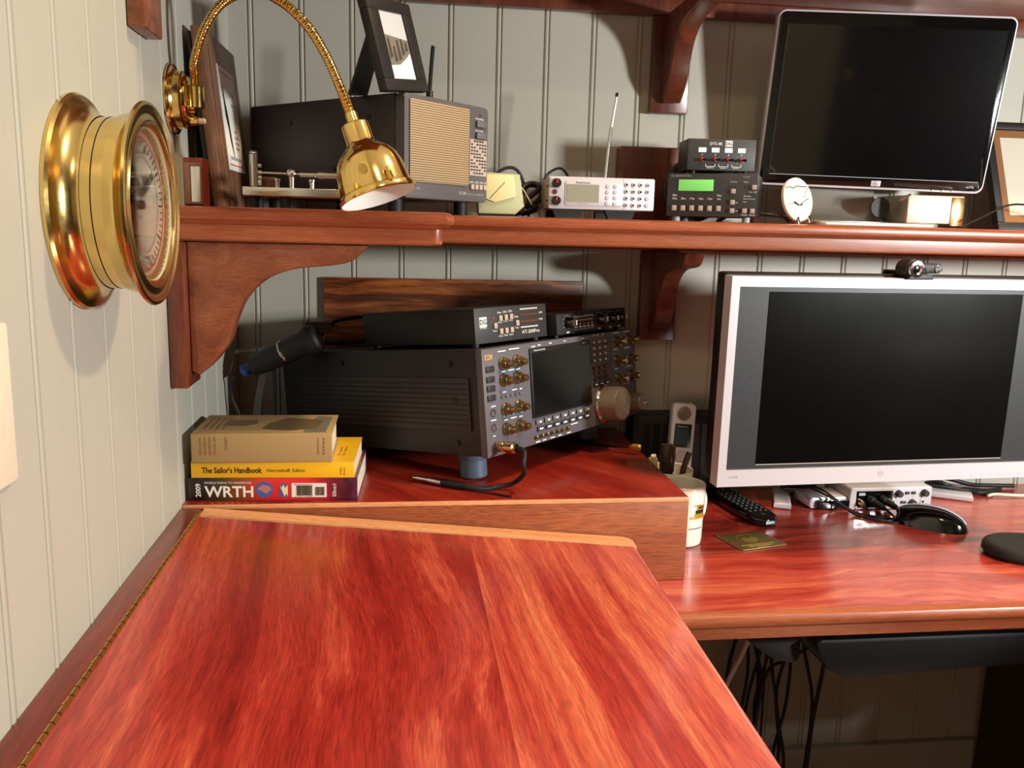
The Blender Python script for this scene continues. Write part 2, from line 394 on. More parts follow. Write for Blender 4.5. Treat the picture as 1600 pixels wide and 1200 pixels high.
# ------------------------------------------------------------------ counter, riser, pedestal
ct = thing('countertop', 'glossy red figured-wood worktop running along back wall', 'worktop', (0,0,0))
b = MB(); b.prism([(.001,-.001),(1.95,-.001),(1.95,-.525),(.60,-.525),(.60,-.424),(.001,-.424)], 'Z', .702, .74, TOPW); b.build('top', ct)
prof = [(-.525,.7405),(-.531,.7398),(-.5365,.737),(-.539,.732),(-.539,.727),(-.537,.7225),(-.532,.719),(-.5305,.715),(-.529,.709),(-.527,.702),(-.525,.702)]
b = MB(); b.prism(prof, 'X', .60, 1.95, SHELF); b.build('edge_moulding', ct, label='rounded front edge moulding')
b = MB()
b.box(1.47, 1.95, -.50, -.02, 0.0, .701, DPNL, .002); b.build('desk_pedestal', None, 'dark brown desk pedestal under the right end of the worktop', 'cabinet')
rb = thing('riser_box', 'low mahogany riser box on the worktop carrying the radio', 'riser')
b = MB(); b.box(.001, .6713, -.419, -.001, .85, .86, RISERTOP, .0008); b.build('top_board', rb)
b = MB(); b.box(.001, .6713, -.4223, -.4193, .8535, .8597, STRIP, .0009); b.build('edge_banding', rb, label='pale edge strip')
b = MB(); b.box(.001, .6713, -.4219, -.402, .7405, .8533, RISERF, .0006); b.build('front_board', rb)
b = MB(); b.box(.6553, .6713, -.4015, -.001, .7405, .8495, RISERF, .0006); b.build('side_board', rb)
# ------------------------------------------------------------------ L shaped shelf
ZT = 1.235
sh = thing('display_shelf', 'long L-shaped mahogany shelf at eye level carrying radios and a monitor', 'shelf')
def outline(o, r=.012):
    P = [(.0005,-.4475-o), (.3285+o-r, -.4475-o)]
    for a in (22,45,67,90): P.append((.3285+o-r+r*math.sin(R(a)), -.4475-o+r-r*math.cos(R(a))))
    P += [(.3285+o, -.2575-o), (2.3, -.2575-o), (2.3,-.0005), (.0005,-.0005)]
    return P
def loft(levels, m):
    b = MB(); bm = b.bm; k = b.mi(m); rings = [[bm.verts.new((x, y, z)) for x, y in outline(o)] for z, o in levels]; fs = []
    for A, B in zip(rings, rings[1:]):
        n = len(A)
        for i in range(n): fs.append(bm.faces.new([A[i], A[(i+1) % n], B[(i+1) % n], B[i]]))
    fs += [bm.faces.new(rings[0]), bm.faces.new(rings[-1][::-1])]
    for f in fs: f.material_index = k
    bmesh.ops.recalc_face_normals(bm, faces=fs)
    return b
loft([(ZT,.003),(ZT-.0015,.009),(ZT-.005,.0125),(ZT-.010,.0135),(ZT-.0145,.012),(ZT-.0175,.008),(ZT-.0195,.0045),(ZT-.0205,.003)], SHELF).build('board', sh)
loft([(ZT-.0206,.0),(ZT-.036,0),(ZT-.0385,-.0005),(ZT-.0405,-.003)], SHELF).build('apron', sh)
b = MB(); b.box(.02, 2.3, -.02, -.0007, 1.186, 1.1943, SHELF); b.box(.0007, .02, -.4395, -.0007, 1.1935, 1.1943, SHELF); b.build('wall_cleat', sh)
us = thing('upper_shelf', 'mahogany shelf above everything, its underside along the top edge', 'shelf')
b = MB(); b.prism([(.0005,-.56),(.33,-.56),(.33,-.30),(2.3,-.30),(2.3,-.0005),(.0005,-.0005)], 'Z', 1.605, 1.64, SHELF); b.build('board', us)
b = MB(); b.box(.0007, 2.3, -.02, -.0007, 1.579, 1.6045, BRKD, .001); b.build('wall_cleat', us)
# brackets: arm profile (out from wall, z offset from shelf underside)
ARM = [(.0,-.158),(.006,-.1615),(.012,-.161),(.030,-.144),(.046,-.121),(.054,-.096),(.067,-.068),(.092,-.044),(.126,-.031),(.168,-.026),(.191,-.0215),(.206,-.0125),(.216,0),(.0,0)]
def smooth_poly(P, sm=3, closed_from=1):
    Q = []; pts = [Vector((p[0], p[1], 0)) for p in P[:-2]]
    for i in range(len(pts)-1):
        p0 = pts[max(i-1, 0)]; p1 = pts[i]; p2 = pts[i+1]; p3 = pts[min(i+2, len(pts)-1)]
        for j in range(sm):
            t = j/sm; v = .5*((2*p1)+(p2-p0)*t+(2*p0-5*p1+4*p2-p3)*t*t+(3*p1-p0-3*p2+p3)*t**3); Q.append((v.x, v.y))
    return Q+[P[-2], P[-1]]
def bracket(label, wall, c, ztop, zbot, t, reach=1., drop=1., am=BRKT, pm=BRKT, bev=.004, seg=2, sc_=1.):
    th = thing('shelf_bracket', label, 'bracket', (0,0,0), group=None)
    arm = [(t+.0003+x*reach, ztop+z*drop) for x, z in smooth_poly(ARM)]
    b = MB()
    if wall == 'L':
        b.box(.0006, t, c-.034, c+.034, zbot, ztop-.0004, pm, .0025); b.build('back_plate', th)
        b = MB(); b.prism([(x, z) for x, z in arm], 'Y', c-.0165, c+.0165, am, bev, seg); b.build('arm', th)
    else:
        b.box(c-.033, c+.033, -t, -.0006, zbot, ztop-.0004, pm, .0025); b.build('back_plate', th)
        b = MB(); b.prism([(-x, z) for x, z in arm], 'X', c-.0165, c+.0165, am, bev, seg); b.build('arm', th)
    return th
bracket('large mahogany scroll bracket under left wing of the eye-level shelf', 'L', -.4165, 1.1934, 1.0165, .0215, am=BRKT, pm=BRKD)
bracket('dark mahogany bracket on back wall under the eye-level shelf, left of the silver monitor', 'B', .735, 1.1855, 1.0255, .0205, .85, .9, BRKD, BRKD, .012, 4)
bracket('mahogany bracket on left wall at top left corner above the brass clock case', 'L', -.519, 1.6045, 1.411, .0185, 1.1, .95, BRKD, BRKT, .010, 4)
bracket('mahogany bracket on back wall above the black switch box with four toggles', 'B', .7355, 1.5785, 1.4195, .0205, .95, .88, BRKD, BRKD, .014, 4)
# ------------------------------------------------------------------ switch plate on left wall
b = MB(); b.box(.0012, .0065, -1.00, -.8875, 1.033, 1.146, CREAM, .003)
b2 = thing('switch_plate', 'cream light switch plate at the left edge of the wall', 'switch plate')
b.build('plate', b2)
for y in (-.965, -.922):
    b = MB(); b.box(.0066, .011, y-.008, y+.008, 1.07, 1.105, CREAM, .002); b.build('rocker', b2)
# ------------------------------------------------------------------ brass barometer
by, bz = -.7095, 1.2306
br = thing('ship_barometer', 'round polished brass ship barometer in deep case on left wall', 'barometer', (0, by, bz))
b = MB(); b.lathe([(.0003,0),(.0003,.092),(.0035,.0925),(.006,.0905),(.0075,.086),(.011,.0795),(.0165,.0755),(.021,.0742),(.0225,.0742)], (0,0,0), (1,0,0), BRASSD, 96); b.build('wall_flange', br)
b = MB(); b.lathe([(.0225,.0735),(.046,.0735),(.046,.0)], (0,0,0), (1,0,0), BRASSD, 96)
b.lathe([(.0305,.0737),(.0307,.0739),(.0312,.0739),(.0314,.0737)], (0,0,0), (1,0,0), BLACKI, 96)
b.build('case', br)
b = MB(); b.lathe([(.040,.0742),(.0405,.0762),(.047,.0775),(.0515,.0792),(.0545,.083),(.0565,.0868),(.0585,.0882),(.0605,.0874),(.0612,.085),(.0600,.0815),(.0592,.0785),(.0600,.0755),(.0612,.0725),(.0604,.0695),(.0590,.0672),(.054,.0662),(.047,.066)], (0,0,0), (1,0,0), BRASSD, 96); b.build('bezel', br)
b = MB(); b.lathe([(.0466,.0),(.0466,.066),(.0472,.0662),(.0582,.0662)], (0,0,0), (1,0,0), CREAM, 64)
for i in range(60):
    a = R(6*i); r0, r1 = (.054,.060) if i % 5 else (.051,.060)
    w = .0005 if i % 5 else .001
    M = Matrix.Rotation(a, 4, 'X'); b.box(.0467, .0470, -w, w, r0, r1, BLACKI, M=M)
b.lathe([(.0468,.0610),(.0470,.0625),(.0468,.0635)], (0,0,0), (1,0,0), REDI, 64)
b.lathe([(.0468,.0478),(.0470,.0482),(.0468,.0486)], (0,0,0), (1,0,0), BLACKI, 64)
for a0 in (150, 205, 255):
    P = [Vector((.0471, 0, 0))]+[Vector((.0471, .044*math.sin(R(a0+t)), .044*math.cos(R(a0+t)))) for t in (0,6,12,18)]
    b.face(P, REDI if a0 != 205 else GREYI)
b.build('dial', br, label='cream dial with red ring and black ticks')
b = MB()
for a, l, w in ((35,.048,.0018),(-50,.04,.0028)):
    M = Matrix.Rotation(R(a), 4, 'X'); b.box(.0485, .0492, -w, w, -.014, l, BLACKI, M=M)
b.cyl((.0475,0,0), (1,0,0), .004, .004, BLACKI, 16); b.build('hand', br)
b = MB(); b.lathe([(.0560,0),(.0560,.0655),(.0572,.0655),(.0585,.045),(.0590,0)], (0,0,0), (1,0,0), GLASS, 48); b.build('glass', br)
# ------------------------------------------------------------------ brass gooseneck lamp
lp = thing('gooseneck_lamp', 'brass gooseneck reading lamp mounted on the left wall above the shelf', 'lamp', (0,-.3844,1.362))
b = MB(); b.lathe([(.0012,0),(.0012,.0415),(.003,.0422),(.005,.041),(.006,.036),(.0085,.034),(.0155,.0335),(.0165,.0325),(.0175,.029),(.0195,.0285),(.0215,.0275),(.0225,.024),(.0225,0)], (0,0,0), (1,0,0), BRASS, 48); b.build('wall_plate', lp)
b = MB(); b.cyl((.0225,0,-.004), (1,0,0), .006, .012, BRASS, 20); b.cyl((.030,-.004,-.010), (0,0,1), .026, .0098, BRASS, 24, bev=.001); b.build('socket', lp)
b = MB(); b.cyl((.0225,0,-.024), (1,0,0), .008, .006, BRASS, 16); b.cyl((.0305,0,-.024), (1,0,0), .009, .0036, CREAM, 12, bev=.001); b.build('switch', lp)
L0 = Vector((0,-.3844,1.362))
neck = [(.030,-.3884,1.378),(.0305,-.392,1.392),(.0325,-.4001,1.4056),(.0466,-.4122,1.4378),(.0717,-.4243,1.4668),(.1078,-.4364,1.4791),(.1414,-.4486,1.4663),(.1708,-.4607,1.4396),(.1928,-.4728,1.4052),(.2096,-.4849,1.368),(.2186,-.494,1.3444),(.2245,-.498,1.3300)]
b = MB()
# ribbed hose: radius ripples along its length
Pn = [Vector(p)-L0 for p in neck]
b.tube(Pn, (lambda t: .0052+.0005*math.sin(t*150*2*math.pi)), BRASS, 14, 60)
b.build('gooseneck', lp)
b = MB(); hd0 = Vector((.2245,-.498,1.330))-L0; ax = (Vector((.2519,-.512,1.2496))-Vector((.2245,-.498,1.330))).normalized()
b.cyl(hd0-ax*.012, ax, .014, .0068, BRASS, 20, r2=.0075); b.build('neck_collar', lp)
b = MB()
b.lathe([(0,0),(0,.013),(.0015,.0152),(.004,.0158),(.0215,.0162),(.026,.0185),(.030,.0235),(.036,.0305),(.044,.0355),(.054,.0385),(.066,.0402),(.078,.0412),(.0795,.0432),(.0835,.0447),(.0865,.0445),(.087,.0435)], hd0, ax, BRASS, 64)
b.build('lamp_shade', lp)
b = MB(); b.lathe([(.0869,.0434),(.0845,.0428),(.076,.0400),(.055,.037),(.04,.030),(.028,.016),(.02,.012),(.02,0)], hd0, ax, PAPER, 48); b.build('shade_lining', lp, label='white inner lining')
b = MB(); q = hd0+ax*.060; up = Vector((0,-1,0)); up = (up-ax*up.dot(ax)).normalized(); sd = ax.cross(up)
b.cyl(q+up*.0385+sd*.006, up, .0025, .0055, BRASS, 14); b.tube([hd0+ax*.066+up*.040-sd*.019, hd0+ax*.07+up*.0415-sd*.02, hd0+ax*.079+up*.0405-sd*.021], .0022, BRASS, 8); b.build('shade_fitting', lp)
b = MB(); b.lathe([(.03,0),(.03,.012),(.045,.016),(.058,.023),(.068,.022),(.074,.012),(.076,0)], hd0, ax, PORC, 24); b.build('bulb', lp)
# ------------------------------------------------------------------ things on the left wing
cf = thing('certificate_frame', 'walnut frame with a white red-lined certificate leaning on left wall', 'frame', (.0441,-.2150,1.2866), (R(-5.66),0,R(89)))
cf.scale = (1.07,1.07,1.07)
b = MB(); b.box(-.10,.091,0,.013,-.0465,.166, FRW, .0015)
b.box(-.078,.071,-.0012,.0,-.022,.148, FRW, .0005); b.build('wood_face', cf)
b = MB(); b.box(-.098,.088,.0133,.0185,-.0415,.16, BLKM, .001); b.build('backing', cf, label='black backing board')
b = MB(); b.box(-.049,.050,-.0022,-.0013,.001,.131, PAPER)
y = -.0026
b.box(-.043,.044,y,-.0023,.1235,.1248, REDI); b.box(-.043,.044,y,-.0023,.0075,.0088, REDI)
b.face([(-.036,y,.112),(-.012,y,.030),(-.020,y,.045),(-.034,y,.070)], BLACKI)
b.face([(-.036,y,.112),(-.020,y,.070),(-.006,y,.012),(-.022,y,.040)], BLACKI)
for z, x0, x1, h in ((.098,.005,.036,.005),(.086,.008,.034,.003),(.052,.010,.03,.003),(.044,.008,.034,.003),(.037,.008,.034,.003),(.030,.008,.034,.003),(.015,-.035,.036,.004)):
    n = int((x1-x0)/.004)
    for i in range(n): b.box(x0+i*.004, x0+i*.004+.003, y, -.0023, z, z+h, GREYI)
b.build('certificate', cf)
sb = thing('wooden_keepsake_box', 'tiny red-brown wooden box with pale framed front beside the certificate frame', 'box', (.0,0,0))
b = MB(); b.box(.0205,.0435,-.428,-.395,1.2355,1.2915, RBOX, .001); b.build('case', sb)
b = MB()
for a in ((.0225,.0290,1.2375,1.2855),(.0405,.0425,1.2375,1.2855),(.0290,.0405,1.2375,1.2400),(.0290,.0405,1.2815,1.2855)): b.box(a[0],a[1],-.4335,-.4283,a[2],a[3], FRW, .0004)
b.build('front_frame', sb)
b = MB(); b.box(.0292,.0403,-.4300,-.4283,1.2402,1.2813, CHROME); b.build('picture', sb)
# telegraph key
ky = thing('telegraph_key', 'nickel semi-automatic telegraph key with pale base in front of the grey speaker', 'telegraph key', (.085,-.40,1.236))
b = MB(); b.box(0,.155,-.012,.045,.0135,.0245, NICK, .0015); b.build('base', ky)
for x, yy in ((.012,-.002),(.012,.035),(.14,-.002),(.14,.035),(.05,-.002)):
    b = MB(); b.cyl((x,yy,0), (0,0,1), .0135, .006, RUB, 14); b.build('rubber_foot', ky)
b = MB(); b.cyl((.0128,0,.0245), (0,0,1), .040, .0054, NICK, 18, bev=.001)
b.lathe([(0,.0054),(.0018,.005),(.0035,.003),(.004,0)], (.0128,0,.0645), (0,0,1), NICK, 18); b.build('post', ky)
b = MB(); b.tube([(.018,0,.042),(.11,.0,.041),(.15,.0,.040)], .0014, NICK, 8, 1)
for z in (.0505,.0425,.0365): b.cyl((.018,0,z), (1,0,0), .004, .0025, NICK, 12)
b.cyl((.018,0,.030), (1,0,0), .004, .005, NICK, 12); b.build('arm', ky)
b = MB(); b.cyl((.058,0,.0245), (0,0,1), .013, .0035, NICK, 16); b.lathe([(-.006,0),(-.0055,.0022),(-.004,.0045),(0,.0062),(.004,.0045),(.0055,.0022),(.006,0)], (.058,0,.042), (0,1,0), NICK, 20); b.build('pivot_post', ky)
b = MB(); b.cyl((.068,0,.041), (1,0,0), .022, .0036, NICK, 16); b.cyl((.090,0,.041), (1,0,0), .008, .0052, NICK, 16); b.cyl((.098,0,.041), (1,0,0), .03, .0045, NICK, 16); b.build('weight', ky)
for x in (.041,.083):
    b = MB(); b.cyl((x,-.004,.0245), (0,0,1), .007, .0030, NICK, 14); b.cyl((x,-.004,.0315), (0,0,1), .0045, .0042, NICK, 14, bev=.001); b.build('terminal_screw', ky)
b = MB(); b.box(.018,.04,.012,.028,.0245,.038, BAKE, .003); b.build('paddle_block', ky)
# ------------------------------------------------------------------ grey loudspeaker on the wing
sp_ = thing('communications_speaker', 'large grey communications speaker with tan mesh grille on the left of the shelf', 'speaker', (.2776,-.3587,1.254), (0,0,R(46.15)))
W, Hh, D = .1757, .1330, .3106
b = MB(); b.box(0,W,.012,D,0,Hh, DGREY, .003); b.build('cabinet', sp_)
b = MB(); b.prism(rrect(0,W,0,Hh,.008), 'Y', -.004, .0118, SGREY, .002)
b.box(.0,.0045,-.0055,-.004,.005,Hh-.005, SGREY, .0006)
b.build('front_panel', sp_)
b = MB(); b.prism(rrect(.010,.131,.022,Hh-.006,.003), 'Y', -.0062, -.0040, MESH, .0006); b.build('grille', sp_, label='tan striped mesh grille')
for z in (.108,.092):
    b = MB(); b.box(.146,.166,-.0085,-.004,z-.004,z+.005, BTNG, .001); b.build('push_button', sp_)
for i in range(4):
    b = MB(); b.box(.1355+i*.0095,.1425+i*.0095,-.0075,-.004,.0175,.0245, BTN, .0007); b.build('filter_button', sp_)
b = MB(); b.box(.1345,.1725,-.0045,-.004,.037,.087, BTN)
for j in range(11):
    z = .0835-j*.0044
    for i in range(6):
        if (i*7+j*3) % 5: b.box(.1365+i*.006,.1365+i*.006+.0042,-.0049,-.0045,z,z+.0022, DGREY)
b.text('ICOM', (.112,-.0045,.009), .0045, GREYI); b.text('SP-20', (.155,-.0045,.009), .003, GREYI)
b.text('COMMUNICATIONS', (.128,-.0045,.0095), .0018, GREYI, .027)
b.text('PHONES', (.016,-.0045,.012), .0028, GREYI)
b.text('PHONES', (.146,-.0045,.1145), .0022, WHITE, .018); b.text('FILTER', (.146,-.0045,.0985), .0022, WHITE, .018)
b.text('LINE  LOW  MID  HI', (.134,-.0045,.0265), .0022, WHITE, .038)
b.disc((.156,-.0043,.1205), .0012, BLKG)
b.build('lettering', sp_)
for x in (.02, W-.02):
    for y in (.03, D-.03):
        b = MB(); b.cyl((x,y,-.0188), (0,0,1), .0188, .010, RUB, 16); b.build('rubber_foot', sp_)
for y, z in ((.06,.105),(.22,.105),(.22,.03),(.13,.04)):
    b = MB(); b.cyl((-.0012,y,z), (1,0,0), .0014, .004, BLKM, 12); b.build('screw', sp_)
# antenna of a handheld on the speaker
b = MB(); b.tube([(.3185,-.2005,1.393),(.319,-.2,1.42),(.3225,-.2,1.468),(.3235,-.2,1.475)], .0030, BLK, 10); b.cyl((.3185,-.2005,1.3922), (0,0,1), .02, .0052, BLK, 14)
b.build('rubber_antenna', None, 'short black rubber antenna standing on top of the grey speaker', 'antenna')
# small black photo frame on speaker
pf = thing('photo_frame', 'small black photo frame with a black-and-white snapshot atop the grey speaker', 'photo frame', (.2882,-.345,1.3905), (R(-12.2),R(-7.85),R(65)))
FW, FH, t = .13, .113, .015
b = MB()
for a in ((-FW/2,FW/2,0,t),(-FW/2,FW/2,FH-t,FH),(-FW/2,-FW/2+t*2.0,t,FH-t),(FW/2-t*1.9,FW/2,t,FH-t)): b.box(a[0],a[1],0,.012,a[2],a[3], BLKM, .001)
b.build('frame', pf)
b = MB(); b.box(-FW/2+.028,FW/2-.026,.003,.006,t-.001,FH-t+.001, PAPER)
GP = mat('photo_grey', (120,112,100), .5); GD = mat('photo_dark', (70,62,54), .5); GL = mat('photo_pale', (196,200,200), .4)
y = .0026; x0, x1 = -FW/2+.030, FW/2-.028; zz = lambda f: t+f*(FH-2*t)
b.face([(x0,y,zz(.52)),(x1,y,zz(.58)),(x1,y,zz(1)),(x0,y,zz(1))], GL)
b.face([(x0,y-.0002,zz(.20)),(x0+.032,y-.0002,zz(.22)),(x1-.018,y-.0002,zz(.32)),(x1,y-.0002,zz(.42)),(x1,y-.0002,zz(.60)),(x0,y-.0002,zz(.66))], GP)
for i, (fx, f0, f1) in enumerate(((.15,.3,.62),(.32,.25,.5),(.5,.28,.6),(.68,.36,.62),(.85,.42,.58))):
    xx = x0+(x1-x0)*fx; b.face([(xx-.004,y-.0004,zz(f0)),(xx+.005,y-.0004,zz(f0+.03)),(xx+.003,y-.0004,zz(f1)),(xx-.002,y-.0004,zz(f1-.02))], GD)
b.build('snapshot', pf)
b = MB(); M = Matrix.Translation((0,.0125,.098)) @ Matrix.Rotation(R(35), 4, 'X')
b.prism([(-.02,0),(.02,0),(.026,-.106),(-.026,-.106)], 'Y', 0, .003, BLKM); b.bm.transform(M)
b.build('easel_back', pf)
# ------------------------------------------------------------------ pale meter
mt = thing('panel_meter', 'small pale green meter box with cream face between speaker and silver scanner', 'meter', (.4005,-.2300,1.2385), (0,0,R(-2)))
b = MB(); b.prism([(-.010,0),(.045,0),(.058,.012),(.050,.058),(-.006,.060),(-.012,.03)], 'Y', .0, .045, PALEG, .003); b.build('case', mt)
b = MB(); b.prism([(-.006,.024),(.014,.0165),(.044,.0255),(.0405,.056),(-.003,.0565)], 'Y', -.003, .0, MCREAM, .001); b.build('meter_face', mt, label='cream meter face')
b = MB(); b.tube([(.006,-.0034,.022),(.028,-.0034,.046)], .0004, BLACKI, 5, 1); b.build('needle', mt)
b = MB(); b.box(-.008,.043,.005,.04,-.0035,0, RUB); b.build('rubber_foot', mt)
# cables behind meter and scanner
def cable(label, pts, r, m=RUB, name='cable', cat='cable', group=None):
    b = MB(); b.tube(pts, r, m, 8, 5); return b.build(name, None, label, cat, group)
cable('thin grey cable arching up against the wall behind the pale meter box', [(.41,-.08,1.238),(.418,-.10,1.285),(.436,-.10,1.309),(.4576,-.10,1.314),(.472,-.10,1.298),(.480,-.10,1.262),(.486,-.09,1.2385)], .0026, DGREY)
cable('black cable with speckled highlights looping above the left end of the silver scanner', [(.468,-.07,1.2385),(.478,-.10,1.282),(.5048,-.10,1.294),(.5168,-.10,1.309),(.5353,-.10,1.3158),(.549,-.10,1.300),(.556,-.10,1.27),(.562,-.08,1.2385)], .0022, BLK)
cable('black power cord coiled in a knot left of the silver scanner', [(.462,-.145,1.2415),(.470,-.165,1.262),(.492,-.16,1.281),(.478,-.13,1.286),(.462,-.15,1.268),(.472,-.17,1.252),(.496,-.155,1.268),(.490,-.135,1.288),(.468,-.15,1.283),(.460,-.16,1.262),(.486,-.175,1.250),(.470,-.13,1.2415)], .0042, RUB)
cable('thin white wire lying over the knotted black cord by the scanner', [(.452,-.188,1.282),(.4600,-.192,1.278),(.4685,-.19,1.266),(.476,-.187,1.255)], .0012, PAPER)
b = MB(); b.prism([(-.010,0),(.012,0),(.010,.018),(.006,.026),(-.006,.026),(-.010,.018)], 'Y', -.006, .006, BAKE, .002); b.M = Matrix.Translation((.452,-.178,1.246)) @ Matrix.Rotation(R(25), 4, 'Y')
b.build('power_plug', None, 'brown power plug between the pale meter box and silver scanner', 'plug')
# ------------------------------------------------------------------ silver scanner
sn = thing('desktop_scanner', 'silver desktop radio scanner with keypad and raised telescopic antenna', 'scanner', (.4905,-.2555,1.248), (0,0,R(-1.3)))
W, Hh, D = .1565, .0462, .13
b = MB(); b.prism(rrect(0,W,0,Hh,.0025), 'Y', 0, .006, SILV, .001); b.build('front_panel', sn)
b = MB(); b.box(.001,W-.001,.0062,D,.001,Hh-.001, ALU, .001)
for z in (.012,.033): b.box(.0002,.0010,.012,.030,z-.001,z+.001, BLK)
b.build('case', sn)
b = MB(); b.prism(rrect(.0235,.1095,.005,.0405,.004), 'Y', -.0010, 0, SILV, .0004); b.build('display_bezel', sn)
b = MB(); b.box(.026,.0735,-.0016,-.0011,.0105,.0355, LCDW); b.build('display', sn, label='grey liquid crystal display')
for x, z, r in ((.0105,.0365,.0068),(.0105,.0115,.0068)):
    b = MB(); b.lathe([(0,0),(0,r),(.008,r*.92),(.009,r*.8),(.009,0)], (x,-.0002,z), (0,-1,0), BLK, 24); b.box(x-.001,x+.001,-.0097,-.0092,z,z+r*.7, REDI); b.build('knob', sn)
b = MB(); b.cyl((.0085,-.0002,.024), (0,-1,0), .001, .0035, BAKE, 16); b.build('headphone_jack', sn)
for x0 in (.086,.0975):
    for j in range(4):
        b = MB(); b.cyl((x0,-.0010 if x0 < .11 else 0,.009+j*.0082), (0,-1,0), .0012, .0029, SILV, 14, bev=.0004); b.build('function_button', sn)
for c in range(4):
    for r in range(4):
        x = .1145+c*.0105; z = .0075+r*.0098
        b = MB(); b.cyl((x,-.0001,z), (0,-1,0), .0016, .0031, SILV, 16, bev=.0004)
        if c < 3: b.disc((x,-.0018,z), .0013, BLKG)
        elif r > 1: b.prism([(x-.0016,z-.0012),(x+.0016,z-.0012),(x,z+.0016)] if r == 3 else [(x-.0016,z+.0012),(x,z-.0016),(x+.0016,z+.0012)], 'Y', -.0022, -.0018, BLACKI)
        b.build('key', sn)
b = MB(); b.text('RadioShack', (.050,-.0013,.0368), .0028, BLACKI, .021, align='C'); b.text('PRO-163', (.050,-.0013,.0068), .0018, GREYI, .013, align='C')
b.box(.1098,.1100,-.0003,0,.001,.045, GREYI); b.build('lettering', sn)
for x0 in (.012, .090):
    b = MB(); b.prism([(x0-.006,-.0001),(x0+.040,-.0001),(x0+.036,-.0126),(x0,-.0126)], 'Y', .004, .016, RUB); b.build('stand_foot', sn)
    b = MB(); b.box(x0,x0+.03,.1,.115,-.0126,-.0001, RUB); b.build('stand_foot', sn)
b = MB(); b.tube([(.104,.105,.0462),(.107,.105,.09),(.1105,.105,.13)], .0028, NICK, 10, 1); b.tube([(.1105,.105,.13),(.117,.105,.176)], .0018, NICK, 8, 1); b.cyl((.117,.105,.175), (.12,0,1), .006, .003, BLKG, 10); b.build('telescopic_antenna', sn)
# wooden plaque and round speaker behind
b = MB(); b.prism(rrect(.650,.80,1.2358,1.363,.006), 'Y', -.0205, -.0025, BRKD, .002); b.build('wood_plaque', None, 'red-brown wood plaque with rounded corners standing against back wall behind the controllers', 'plaque')
rs = thing('round_speaker', 'round dark grey speaker behind the green-display controller, mostly hidden', 'speaker', (.765,-.07,1.2885))
b = MB(); b.lathe([(0,0),(0,.050),(.006,.053),(.02,.053),(.024,.050),(.022,.040),(.018,.02),(.02,0)], (0,0,0), (0,-1,0), DGREY, 40); b.build('shell', rs)
# ------------------------------------------------------------------ antenna controller (green display) and 4 toggle switch box
sc1 = thing('antenna_controller', 'black antenna controller with a green display beneath the four-toggle switch box', 'controller', (.6885,-.1880,1.2432), (0,0,R(-27)))
W, Hh, D = .1345, .0648, .11
b = MB(); b.box(.0005,W-.0005,.003,D,0,Hh, BLKM, .001); b.build('case', sc1)
b = MB(); b.box(0,W,0,.0028,0,Hh, DGREY, .0004); b.build('front_panel', sc1)
b = MB(); b.box(.017,.070,-.0012,-.0002,.0385,.0555, LCDG, .0003); b.build('display', sc1, label='lit green display')
for x in (.012,.0255,.039,.0525,.066,.0795):
    b = MB(); b.box(x-.0034,x+.0034,-.0028,-.0002,.0085,.0165, BTN, .0005); b.build('band_button', sc1)
for x, z in ((.100,.0385),(.100,.022),(.100,.0095),(.1185,.0095),(.131-.001,.0095),(.1305,.0445)):
    b = MB(); b.box(x-.0034,x+.0034,-.0028,-.0002,z-.0035,z+.0035, BTN, .0005); b.build('button', sc1)
b = MB()
for x, t1, t2 in ((.012,'40m','30m'),(.0255,'','20m'),(.039,'','17m'),(.0525,'','15m'),(.066,'','12m'),(.0795,'10m','6m')):
    if t1: b.text(t1, (x,-.0004,.0305), .0030, WHITE, align='C')
    b.text(t2, (x,-.0004,.0255), .0030, WHITE, align='C'); b.disc((x,-.0001,.0205), .0014, BLKG)
b.text('FLUIDMOTION', (.005,-.0004,.0595), .0032, GREYI); b.text('SteppIR', (.113,-.0004,.0580), .0030, GREYI)
b.text('3/4 wave', (.100,-.0004,.0515), .0019, WHITE, align='C'); b.text('Power', (.118,-.0004,.0515), .0019, WHITE, align='C'); b.text('On / Off', (.129,-.0004,.0365), .0022, WHITE, align='C')
for z, s_ in ((.0305,'Amateur'),(.0262,'General Freq'),(.0219,'Setup')): b.text(s_, (.1155,-.0004,z), .0022, WHITE, .017 if 'G' in s_ else None)
b.text('UP', (.105,-.0004,.0205), .0018, WHITE); b.text('DN', (.105,-.0004,.0085), .0018, WHITE); b.text('Mode  Select', (.1245,-.0004,.0025), .0022, WHITE, .02, align='C')
for x, z in ((.093,.0455),(.0975,.0455),(.103,.0455),(.117,.0455)): b.disc((x,-.0001,z), .0011, BLKG)
b.build('lettering', sc1)
for x in (.014,W-.014):
    for y in (.012,D-.012):
        b = MB(); b.cyl((x,y,-.0077), (0,0,1), .0077, .006, GREYI, 12); b.build('foot', sc1)
ds = thing('switch_box', 'dark grey switch box with four red-collared toggles atop the green-display controller', 'switch box', (.7195,-.1830,1.3145), (0,0,R(-6)))
W, Hh, D = .1062, .0478, .07
b = MB(); b.box(0,W,.0,D,0,Hh, DGREY, .0008); b.build('case', ds)
for i in range(4):
    b = MB(); x = .0225+i*.0205; b.cyl((x,-.0001,.0165), (0,-1,0), .0035, .0032, REDI, 14, r2=.0026); b.tube([(x,-.003,.0165),(x+.004,-.012,.0155)], (lambda t: .0012+.0012*t), BLKG, 8, 1); b.build('toggle', ds)
b = MB()
for i in range(4):
    x = .0225+i*.0205; b.box(x-.006,x+.006,-.0006,-.0001,.0275,.0345, WHITE); b.text(str(i+1), (x,-.0004,.0225), .003, WHITE, align='C')
